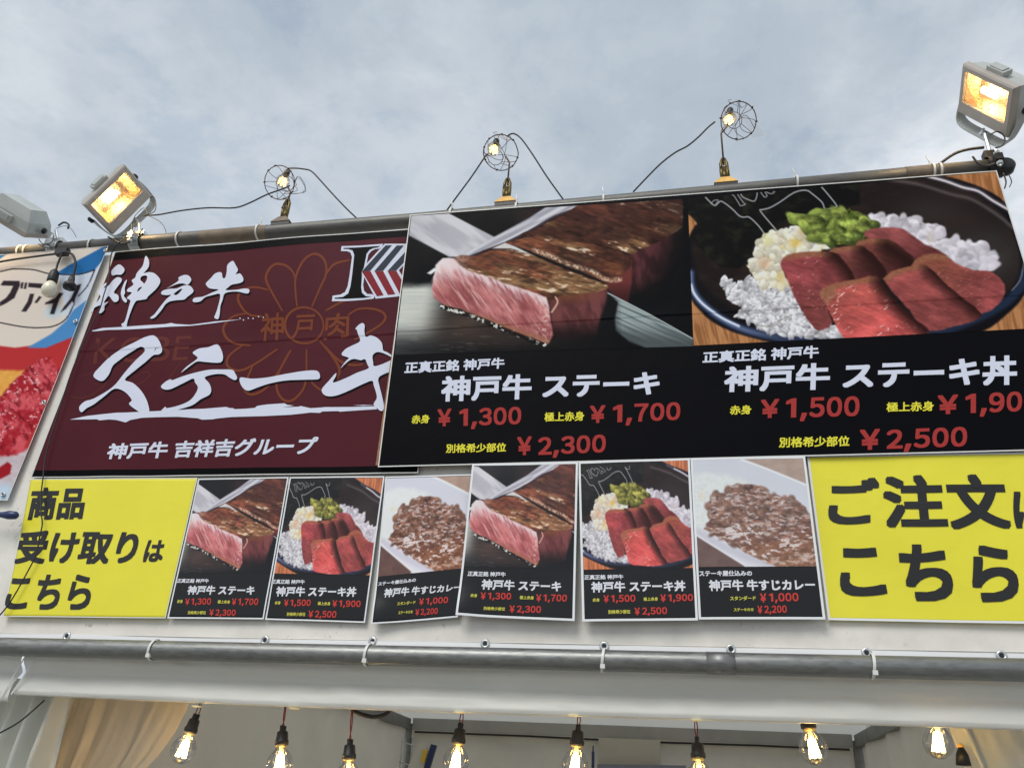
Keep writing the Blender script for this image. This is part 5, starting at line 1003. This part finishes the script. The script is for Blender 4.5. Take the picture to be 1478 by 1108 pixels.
floodlight('floodlight at the far left edge seen from the side, facing away', 22, 322, 1.86, (-.50, .84, .16), (.85, .52, 0), scale=.98)
clamp('bright metal clamp with a bolt under the far left floodlight', 90, 1.935, 3.290, dx=-.03)
clamp('bright metal clamp under the diamond-tilted floodlight', 203, 1.935, 3.290, dx=-.02)
clamp('black clamp under the floodlight at the top right', 1426, 1.935, 3.298, m_rubber, 1.6, dx=.0)
q = MB(); x = at(1455, 240, 1.935)[0]; q.lathe([(0, -.016), (.018, -.016), (.024, -.010), (.026, .010), (.022, .018), (.012, .020), (0, .018)], 20, (x-.012, 1.925, 3.290), axis=1)
tag(q.build('end_stopper', m_rubber, None, True), 'round black cap on the right end of the top pipe', 'stopper')

def cage_lamp(label, base_px, cage_px, seed, m_base, bulb_off, side):
    rnd = random.Random(seed); d = 1.935; b = at(base_px[0], base_px[1], d); b[2] = 3.292+.0245; c = at(cage_px[0], cage_px[1], d)
    t = thing('caged_bulb_lamp', label, 'lamp', b, 'caged bulb lamps on the top pipe')
    q = MB(); x_, y_, z_0 = b[0], b[1]-.012, b[2]-.004
    q.hexa([(x_-.035, y_-.012, z_0), (x_+.035, y_-.012, z_0), (x_+.035, y_+.012, z_0), (x_-.035, y_+.012, z_0), (x_-.014, y_-.004, z_0+.026), (x_+.014, y_-.004, z_0+.026), (x_+.014, y_+.008, z_0+.026), (x_-.014, y_+.008, z_0+.026)])
    q.build('base', m_base, t)
    q = MB(); q.box(x_-.033, x_+.033, y_-.010, y_+.012, z_0-.014, z_0-.001); q.build('jaw', m_rubber, t)
    q = MB(); zt = b[2]+.105
    for s in (-1, 1):
        q.tube([(b[0]+s*.008, b[1]-.006, b[2]+.01), (b[0]+s*.009, b[1]-.006, b[2]+.05), (b[0]+s*.009, b[1]-.006, b[2]+.085), (b[0]+s*.003, b[1]-.006, zt)], [.005, .006, .005, .004], 8)
    q.box(b[0]-.009, b[0]+.009, b[1]-.010, b[1]+.004, b[2]+.012, b[2]+.07); q.tube([(b[0]-.012, b[1]-.014, b[2]+.06), (b[0], b[1]-.018, b[2]+.085), (b[0]+.012, b[1]-.014, b[2]+.05), (b[0]+.013, b[1]-.012, b[2]+.02)], .0018, 6)
    q.build('spring_clamp', m_bronze, t, True)
    q = MB(); q.tube([(b[0], b[1]-.004, b[2]+.08), (b[0]+.001, b[1]-.004, c[2]-.05), (b[0]*.6+c[0]*.4, b[1]-.002, c[2]-.02)], .0028, 8); q.build('stem', m_wire, t, True)
    # cage: ring towards the viewer, smaller ring behind, bent wires between
    r = .058; z_ = Vector(camdir(side, .15, -1)); x_ = Vector((0, 0, 1)).cross(z_).normalized(); y_ = z_.cross(x_); C0 = Vector(c)
    def P(u, v, w): return C0+x_*u+y_*v+z_*w
    q = MB(); q.tube([P(r*math.cos(a)*(1+rnd.uniform(-.02, .02)), r*math.sin(a), .012) for a in np.linspace(0, 6.283, 29)[:-1]], .0017, 6, closed=True)
    r2 = .026; ox, oy = rnd.uniform(-.012, .012), rnd.uniform(-.01, .014)
    q.tube([P(ox+r2*math.cos(a), oy+r2*math.sin(a), -.045) for a in np.linspace(0, 6.283, 19)[:-1]], .0012, 6, closed=True)
    for i in range(8):
        a = i*.785+rnd.uniform(-.2, .2); a2 = a+rnd.uniform(-.5, .5)
        pts = cr([P(r*math.cos(a), r*math.sin(a), .012), P(r*.97*math.cos((a+a2)/2)+rnd.uniform(-.006, .006), r*.97*math.sin((a+a2)/2), -.012), P(ox+r2*math.cos(a2), oy+r2*math.sin(a2), -.045)], 5)
        q.tube(pts, .0010, 5)
        q.tube([P(r*math.cos(a)-.003, r*math.sin(a), .012), P(r*math.cos(a)+.003, r*math.sin(a)+.002, .013)], .0030, 6)
    for i in range(3):
        a = rnd.uniform(0, 6.28); a2 = a+rnd.uniform(1.6, 2.8)
        q.tube(cr([P(r*math.cos(a), r*math.sin(a), .012), P(rnd.uniform(-.02, .02), rnd.uniform(-.03, .02), .014), P(r*math.cos(a2), r*math.sin(a2), .012)], 6), .0009, 5)
    q.build('cage', m_wire, t, True)
    bu, bv = bulb_off; B0 = P(bu, bv, -.005)
    ax = (P(.012*(-1 if bu < 0 else 1), .055, -.05)-B0).normalized()
    rot = ax.to_track_quat('Z', 'Y').to_matrix()
    def L(p): return B0+rot @ Vector(p)
    def lathe_at(prof, n=16):
        q = MB(); q.lathe(prof, n); q.v = [tuple(L(p)) for p in q.v]; return q
    bo = lathe_at([(0, -.025), (.011, -.022), (.020, -.014), (.024, 0), (.021, .012), (.013, .022), (.010, .029)]).build('bulb', GLASS, t, True)
    q = MB()
    for i in range(6):
        a = i*1.047; q.tube([L((.0125*math.cos(a), .0125*math.sin(a), -.013)), L((.0060*math.cos(a+.3), .0060*math.sin(a+.3), .010))], .0026, 6)
    q.build('filament', m_filam, bo, True)
    lathe_at([(0, .027), (.009, .027), (.010, .030), (.011, .042), (.009, .050), (0, .052)]).build('bulb_socket', m_rubber, t, True)
    # loose twisted ends of wire
    q = MB()
    for i in range(3):
        a = rnd.uniform(-1, 1.2); R_ = rnd.uniform(.02, .034)
        q.tube(cr([P(r*math.cos(a), r*math.sin(a)-.01, .01), P(r*1.3, R_*math.sin(a*3), .01), P(r*1.55, -.02-R_*i*.4, 0), P(r*1.25, -.045, .004), P(.01, -.04, .01)], 6) if seed == 1 else cr([P(.02, .05, -.03), P(.03*i-.03, .062, -.03), P(.02*i-.02, .070, -.03)], 4), .0007, 4)
    q.build('loose_wire', m_wire, t, True)
    return t, P
l1, P1_ = cage_lamp('caged bulb leftmost of the three on the top pipe, above the white brush lettering', (408, 327), (406, 264), 1, m_tape, (.004, .006), -.25)
l2, P2_ = cage_lamp('caged bulb in the middle above the steak picture', (731, 293), (722, 221), 2, m_brass, (-.022, .010), .2)
l3, P3_ = cage_lamp('caged bulb rightmost of the three, above the beef bowl picture, with film caught on it', (1047, 265), (1064, 175), 3, m_brass, (-.026, .004), .1)
def scrap(name, P, pts, parent, label=None):
    V = [tuple(P(*p)) for p in pts]; n = len(V)//2
    return mo(name, V, [(i, i+1, n+i+1, n+i) for i in range(n-1)], m_film, parent, True)
o = scrap('plastic_film', P3_, [(-.02, .03, .0), (.02, .028, -.01), (.05, .012, .0), (.078, -.012, .006), (.098, -.030, .0), (-.025, .005, -.01), (.015, .004, .008), (.040, -.022, .012), (.058, -.042, .0), (.096, -.032, .002)], None)
o.location = (0, 0, 0); tag(o, 'scrap of clear plastic film caught on the rightmost caged bulb', 'plastic film')
o = scrap('plastic_film', P1_, [(.0, .052, -.02), (.025, .058, -.01), (.045, .052, -.01), (.07, .056, 0), (.0, .036, -.02), (.025, .036, -.012), (.05, .038, -.008), (.068, .052, 0)], None); tag(o, 'frayed clear plastic wrapped round the plug of the leftmost caged bulb', 'plastic film')
o = scrap('plastic_film', P2_, [(-.03, .062, -.01), (.0, .066, -.01), (.022, .062, -.01), (-.028, .050, -.01), (.0, .052, -.014), (.02, .046, -.01)], None); tag(o, 'thin clear plastic on top of the middle caged bulb', 'plastic film')

# ------------------------------------------------------------------ cables
def cable(name, label, pts, r=.0026, m=m_cable, cat='cable', sub=5, group=None):
    P = cr([at(x, y, d) for x, y, d in pts], sub); q = MB(); q.tube([tuple(p) for p in P], r, 8)
    return tag(q.build(name, m, None, True), label, cat, group)
cable('cable', 'black cable from the diamond-tilted floodlight to the leftmost caged bulb', [(206, 311, 1.90), (228, 310, 1.91), (262, 304, 1.92), (300, 300, 1.93), (338, 300, 1.93), (360, 293, 1.93), (385, 281, 1.92), (410, 272, 1.92), (418, 268, 1.93)])
cable('cable', 'black cable falling right of the leftmost caged bulb to the pipe', [(417, 243, 1.93), (428, 243, 1.93), (437, 244, 1.93), (449, 247, 1.93), (462, 260, 1.93), (480, 280, 1.93), (500, 301, 1.935), (517, 317, 1.945)])
cable('cable', 'straight black cable rising from the board to the left side of the middle caged bulb', [(644, 305, 1.95), (660, 283, 1.94), (680, 256, 1.935), (699, 228, 1.93), (704, 222, 1.93)])
cable('cable', 'black cable arching down right of the middle caged bulb', [(733, 196, 1.93), (741, 193, 1.93), (752, 200, 1.93), (768, 222, 1.93), (790, 256, 1.94), (813, 288, 1.95)])
cable('cable', 'wavy black cable rising to the rightmost caged bulb', [(914, 277, 1.95), (932, 258, 1.94), (954, 236, 1.935), (975, 220, 1.93), (992, 211, 1.93), (1008, 198, 1.93), (1022, 184, 1.93), (1032, 176, 1.93)])
cable('cable', 'thin black cable hanging down the left side of the maroon banner onto the yellow sign', [(182, 342, 1.88), (170, 352, 1.87), (161, 366, 1.878), (158, 385, 1.880), (156, 405, 1.881), (150, 425, 1.882), (144, 446, 1.882), (132, 470, 1.882), (118, 500, 1.882), (102, 540, 1.882), (86, 590, 1.882), (72, 635, 1.882), (65, 662, 1.882), (62, 690, 1.881), (59, 715, 1.881), (59, 738, 1.880), (61, 756, 1.880), (57, 775, 1.880), (52, 800, 1.880), (38, 828, 1.880), (20, 860, 1.879), (6, 880, 1.878), (-12, 900, 1.878)], .0019)
cable('cable', 'thick black cable running across the top of the ice banner', [(-30, 386, 1.868), (0, 378, 1.868), (30, 373, 1.868), (60, 369, 1.868), (84, 366, 1.866)], .0036)
cable('cable', 'black cable drooping in front of the pleated curtain at lower left', [(-20, 1068, 1.86), (0, 1057, 1.86), (25, 1043, 1.87), (45, 1027, 1.885), (64, 1010, 1.915)], .0022)
cable('cable', 'black cable sagging below the valance left of the middle', [(508, 1024, 2.02), (522, 1030, 2.02), (540, 1034, 2.02), (556, 1030, 2.02), (565, 1022, 2.02)], .005)
cable('cable', 'thick black cable entering the black clamp of the right floodlight', [(1352, 240, 1.92), (1376, 223, 1.92), (1396, 216, 1.92), (1420, 213, 1.92)], .0042)
WL = ['thick black wire arching over the clamp of the far left floodlight', 'thin wire loop hanging under the clamp of the far left floodlight, left end', 'hair-thin wire curling right of the far left clamp', 'thin wire loop lying lowest under the far left clamp',
      'thin wire dangling from the right corner of the diamond-tilted floodlight', 'thin wire loop between the yoke of the diamond-tilted floodlight and its clamp', 'hair-thin wire bending right down onto the pipe beside the diamond-tilted floodlight', 'black wire lying along the pipe under the diamond-tilted floodlight', 'thick black wire below the bottom corner of the diamond-tilted floodlight', 'short upright wire loop at the clamp of the diamond-tilted floodlight',
      'thick black wire curving under the black clamp of the right floodlight', 'black frayed wire end hanging lowest below the black cap', 'thin wire end hanging right of the frayed one below the black cap', 'small wire loop under the yoke of the right floodlight']
for i, (pts, r) in enumerate([([(84, 326), (92, 321), (99, 324), (98, 330)], .0034), ([(56, 345), (62, 352), (74, 350), (78, 340)], .0016), ([(80, 330), (95, 326), (104, 332), (110, 342)], .001), ([(56, 352), (66, 358), (80, 356), (84, 350)], .0016),
                         ([(217, 286), (222, 284), (225, 296), (222, 306), (208, 311)], .0016), ([(190, 322), (196, 310), (208, 300), (214, 310)], .0014), ([(215, 312), (228, 318), (236, 326), (240, 336)], .0012), ([(176, 340), (190, 338), (200, 341), (206, 336)], .002), ([(156, 342), (164, 346), (176, 352), (188, 349)], .003), ([(190, 324), (192, 334), (200, 338), (206, 330)], .0022),
                         ([(1404, 226), (1412, 236), (1424, 240), (1436, 236)], .003), ([(1448, 250), (1452, 262), (1450, 272)], .002), ([(1456, 252), (1460, 262), (1457, 270)], .0014), ([(1430, 194), (1440, 190), (1450, 198), (1447, 210), (1436, 214)], .002)]):
    P = cr([at(x, y, 1.875) for x, y in pts], 5); q = MB(); q.tube([tuple(p) for p in P], r, 6)
    where = 'the far left floodlight' if i < 4 else ('the diamond-tilted floodlight' if i < 10 else 'the right floodlight')
    tag(q.build('wire_loop', m_cable, None, True), WL[i], 'wire', 'short wire loops at the clamp of '+where)

# hanging unlit bulb and empty plug in front of the ice banner
def axis_thing(p0, p1): 
    a, b = Vector(p0), Vector(p1); return a, (b-a).normalized().to_track_quat('-Z', 'Y').to_matrix()
def lath(q_, prof, n, o, rot):
    q = MB(); q.lathe(prof, n); q.v = [tuple(o+rot @ Vector(p)) for p in q.v]; q_.add(q.v, q.f); return q_
t = thing('hanging_bulb', 'unlit milky white bulb in a black holder hanging over the ice banner', 'light bulb', at(84, 368, 1.86))
P = cr([at(90, 366, 1.855), at(86, 374, 1.855), at(83, 382, 1.857), at(80, 392, 1.857)], 5); q = MB(); q.tube([tuple(p) for p in P], .0034, 8); q.build('cord', m_cable, t, True)
o, rot = axis_thing(at(80, 390, 1.857), at(68, 428, 1.857))
lath(MB(), [(0, .0), (.008, 0), (.0145, -.010), (.0165, -.030), (.0165, -.046), (.015, -.050), (0, -.051)], 16, o, rot).build('holder', m_rubber, t, True)
lath(MB(), [(.012, -.048), (.015, -.056), (.022, -.068), (.0245, -.082), (.021, -.096), (.012, -.104), (0, -.106)], 20, o, rot).build('bulb', m_milk, t, True)
t = thing('empty_plug', 'empty black rubber socket on a looped cord beside the milky bulb', 'plug', at(96, 368, 1.86))
P = cr([at(88, 366, 1.855), at(96, 364, 1.853), at(105, 368, 1.853), at(109, 380, 1.855), at(107, 392, 1.857), at(105, 400, 1.858)], 5); q = MB(); q.tube([tuple(p) for p in P], .0042, 8); q.build('cord', m_cable, t, True)
o, rot = axis_thing(at(105, 398, 1.858), at(97, 424, 1.858))
lath(MB(), [(0, 0), (.007, 0), (.010, -.012), (.011, -.026), (.019, -.034), (.021, -.042), (.019, -.050), (0, -.051)], 16, o, rot).build('socket', m_rubber, t, True)
q = MB(); p = at(90, 364, 1.865); q.box(p[0]-.022, p[0]+.022, p[1]-.010, p[1]+.010, p[2]-.012, p[2]+.012)
tag(q.build('cable_joint', m_rubber), 'black cable joint at the pipe above the milky bulb', 'cable joint')

# ------------------------------------------------------------------ string of filament bulbs under the valance
def pendant(label, top, cen, d=1.985, wires=True, holder=True):
    c = at(cen[0], cen[1], d); tpt = at(top[0], top[1], d)
    t = thing('pendant_bulb', label, 'light bulb', c, 'lit filament bulbs hanging under the valance')
    o, rot = axis_thing(tpt, c); C0 = Vector(c)
    glass = lath(MB(), [(0, -.034), (.012, -.032), (.024, -.022), (.0305, -.006), (.029, .008), (.022, .021), (.015, .029), (.0125, .037)], 24, C0, rot).build('bulb', GLASS, t, True)
    lath(MB(), [(.0125, .034), (.0133, .036), (.0133, .041), (0, .042)], 18, C0, rot).build('screw_cap', m_cap, t, True)
    q = MB(); q.tube([C0+rot @ Vector((0, 0, .040)), C0+rot @ Vector((0, 0, .018))], [.006, .003], 8); q.build('stem', m_milk, glass, True)
    f = MB()
    for i in range(6):
        a = i*1.047; f.tube([C0+rot @ Vector((.0110*math.cos(a), .0110*math.sin(a), -.019)), C0+rot @ Vector((.0055*math.cos(a+.2), .0055*math.sin(a+.2), .018))], .0024, 6)
    f.build('filament', m_fil, glass, True)
    lath(MB(), [(0, .042), (.0130, .038), (.0165, .040), (.0165, .048), (.0145, .051), (.0130, .068), (.008, .071), (0, .071)], 18, C0, rot).build('holder', m_rubber, t, True)
    q = MB()
    for s in (-1, 1): q.tube([C0+rot @ Vector((s*.007, 0, .064)), C0+rot @ Vector((s*.0065, 0, .082))], .0052, 8)
    q.build('wire_sleeve', m_rubber, t, True)
    if wires:
        q = MB(); e = Vector(tpt)
        for s in (-1, 1):
            a = C0+rot @ Vector((s*.006, 0, .080)); q.tube(cr([tuple(a), tuple(a*.5+e*.5+Vector((s*.003, 0, 0))), tuple(e+Vector((s*.001, 0, .01)))], 5), .0014, 6)
        q.build('lead_wire', m_redwire, t, True)
    l = bpy.data.lights.new('bulb_light', 'POINT'); l.energy = 0.16 if 300 < cen[0] < 1300 else (0.6 if cen[0] < 300 else 0.012); l.shadow_soft_size = .012; l.color = (1, .70, .36)
    lo = bpy.data.objects.new('bulb_light', l); COL.objects.link(lo); lo.parent = t; lo.location = (0, 0, 0)
    return t
for lb, tp_, cn in (('lit filament bulb furthest left, beside the warm-lit drape', (289, 1018), (265, 1080)), ('lit filament bulb second from left, below the left bowl poster', (411, 1024), (404, 1100)), ('filament bulb almost out of frame below the left curry poster', (508, 1027), (502, 1121)),
                    ('lit filament bulb under the middle steak poster, left of the middle', (667, 1030), (658, 1098)), ('lit filament bulb right of the middle, below the bowl poster', (836, 1033), (830, 1102)), ('filament bulb almost out of frame below the right curry poster', (1004, 1040), (1010, 1122)),
                    ('lit filament bulb whose black holder touches the valance, below the yellow ordering sign', (1158, 1008), (1174, 1079)), ('lit filament bulb furthest right with its holder hidden by the valance', (1350, 1000), (1354, 1070))):
    pendant(lb, tp_, cn, wires=cn[0] < 1100)
t = pendant('lit bulb glowing behind the thin drape at lower left, below the frame', (150, 1095), (146, 1140), d=2.36)
for ch in children(t):
    if ch.type == 'LIGHT': ch.data.energy = 1.3; ch.data.color = (1, .80, .55)
for px, py, wh in ((283, 1018.5, 'above the bulb furthest left'), (424, 1021.5, 'above the second bulb from the left'), (663, 1027, 'above the bulb under the middle steak poster'), (828, 1031.5, 'above the bulb below the middle bowl poster'), (1006, 1038.5, 'below the right curry poster')):  # pale discs: lamp light through the valance holes, painted as plain colour
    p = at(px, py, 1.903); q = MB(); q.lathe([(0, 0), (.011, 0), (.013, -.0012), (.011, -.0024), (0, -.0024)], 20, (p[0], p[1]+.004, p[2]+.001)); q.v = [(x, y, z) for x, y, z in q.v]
    tag(q.build('lit_eyelet', mat('eyelet_light', (0.85, 0.78, 0.5), rough=.4), None, True), 'small eyelet hole painted pale as lamp light on the valance edge '+wh, 'eyelet', 'eyelets painted as lit along the valance edge')
t = thing('holder', 'small black lamp holder half behind the right curtain', 'lamp holder', at(1389, 1095, 2.1))
q = MB(); p = at(1387, 1078, 2.1); p2 = at(1391, 1104, 2.1); q.tube([tuple(p), tuple(p*.6+p2*.4), tuple(p2)], [.006, .013, .016], 12); q.build('body', m_rubber, t, True)
q = MB(); q.lathe([(0, 0), (.007, 0), (.007, .006), (0, .008)], 10, tuple(p)); q.build('screw', m_brass, t)

# ------------------------------------------------------------------ curtains and things inside
def pleats(name, label, x0, x1, d, ztop, zbot, k, amp, m, seed, left=None, right=None, nx=160, nz=50):
    def f(u, v):
        z = ztop-v*(ztop-zbot); a = left(z) if left else x0; b = right(z) if right else x1
        x = a+u*(b-a); ph = u*k+1.2*fbm(u*5, v*1.5, seed, 3)
        am = amp*(0.35+0.65*np.clip(v*5, 0, 1))*(0.5+fbm(u*8, v*1.0, seed+4, 2))
        y = d+am*np.sin(ph*2*math.pi)+.3*am*np.sin(ph*4*math.pi+1)+.012*(fbm(u*6, v*5, seed+9, 3)-.5)
        return st3(x, y, z)
    o = surf(name, f, nx, nz, m, None, thick=.0008); return tag(o, label, 'curtain')
pleats('curtain', 'white pleated curtain gathered at the lower left corner', -1.98, -1.595, 2.0, 1.86, 0.95, 6.5, .030, m_curt, 3)
zt = 1.86
pleats('curtain', 'thin warm-lit plastic drape with a curved hem at lower left', -1.66, -1.30, 2.14, zt, 1.05, 1.2, .010, mat('thin_drape', alb(226, 216, 200), rough=.25, bump=.006, bscale=9, glow=.45), 8,
       left=lambda z: -1.70+0*z, right=lambda z: np.interp(z, [1.05, 1.30, 1.50, 1.60, 1.69, 1.75, 1.81, 1.86], [-1.64, -1.60, -1.52, -1.45, -1.375, -1.345, -1.325, -1.315]), nx=80)
pleats('curtain', 'white pleated curtain at the lower right corner', .60, 1.05, 2.14, 1.87, 0.95, 3.2, .022, m_curt, 12, left=lambda z: np.interp(z, [.95, 1.6, 1.75, 1.87], [.74, .640, .615, .59]), right=lambda z: 1.05+0*z)
t = thing('leaning_sign', 'white sign panel with a dark edge and a yellow label leaning inside the tent', 'sign', at(612, 1090, 5.0))
def px_box(name, quad, d, th, m, parent):
    V = [at(x, y, d) for x, y in quad]; Bk = [v+NP([0, th, 0]) for v in V]; q = MB(); q.hexa([tuple(v) for v in V]+[tuple(v) for v in Bk]); return q.build(name, m, parent)
px_box('panel', [(588, 1108), (606, 1070), (627, 1075), (612, 1125)], 4.9, .02, m_card, t)
px_box('dark_edge', [(622, 1073), (630, 1075), (616, 1122), (607, 1122)], 4.88, .02, m_navy, t)
px_box('label', [(607, 1098), (611, 1080), (617, 1082), (612, 1101)], 4.885, .004, m_ylab, t)
t = thing('blue_pole', 'thin blue pole standing inside the tent right of the middle bulbs', 'pole', at(856, 1120, 4.8)); q = MB(); a = at(856, 1084, 4.8); q.tube([(a[0], a[1], 0), (a[0], a[1], a[2])], .008, 8); q.tube([(a[0], a[1], a[2]), (a[0], a[1], a[2]+.03)], .004, 6); q.build('rod', m_navy, t, True)
t = thing('white_board', 'pale board standing against the back wall of the tent', 'board', at(910, 1120, 5.1)); px_box('panel', [(862, 1135), (864, 1064), (953, 1067), (953, 1135)], 5.12, .02, m_inner, t)
px_box('ledge', [(862, 1110), (862, 1102), (990, 1104), (990, 1112)], 5.05, .06, mat('blue_grey_ledge', alb(120, 124, 140), rough=.5), t)
t = thing('wire_rack', 'thin wire rack in the back left corner of the tent', 'rack', at(590, 1108, 5.0)); q = MB()
for x_ in (568, 582, 596): a = at(x_, 1062, 5.05); q.tube([(a[0], a[1], 0), (a[0], a[1], a[2])], .004, 6)
for y_ in (1066, 1096): a, b = at(566, y_, 5.05), at(600, y_+10, 5.05); q.tube([tuple(a), tuple(b)], .004, 6)
q.build('frame', m_zinc, t)
# dark blue rounded bar end at the left edge, below the ice banner
t = thing('blue_bar', 'dark blue rounded handle end reaching in from the left edge below the ice banner', 'bar', at(5, 743, 1.86))
p, p2 = at(-40, 741, 1.86), at(26, 743.5, 1.86); q = MB(); q.tube([tuple(p), tuple(p*.35+p2*.65), tuple(p*.2+p2*.8), tuple(p*.05+p2*.95), tuple(p2)], [.007, .008, .0125, .011, .004], 14); q.build('grip', m_navy, t, True)
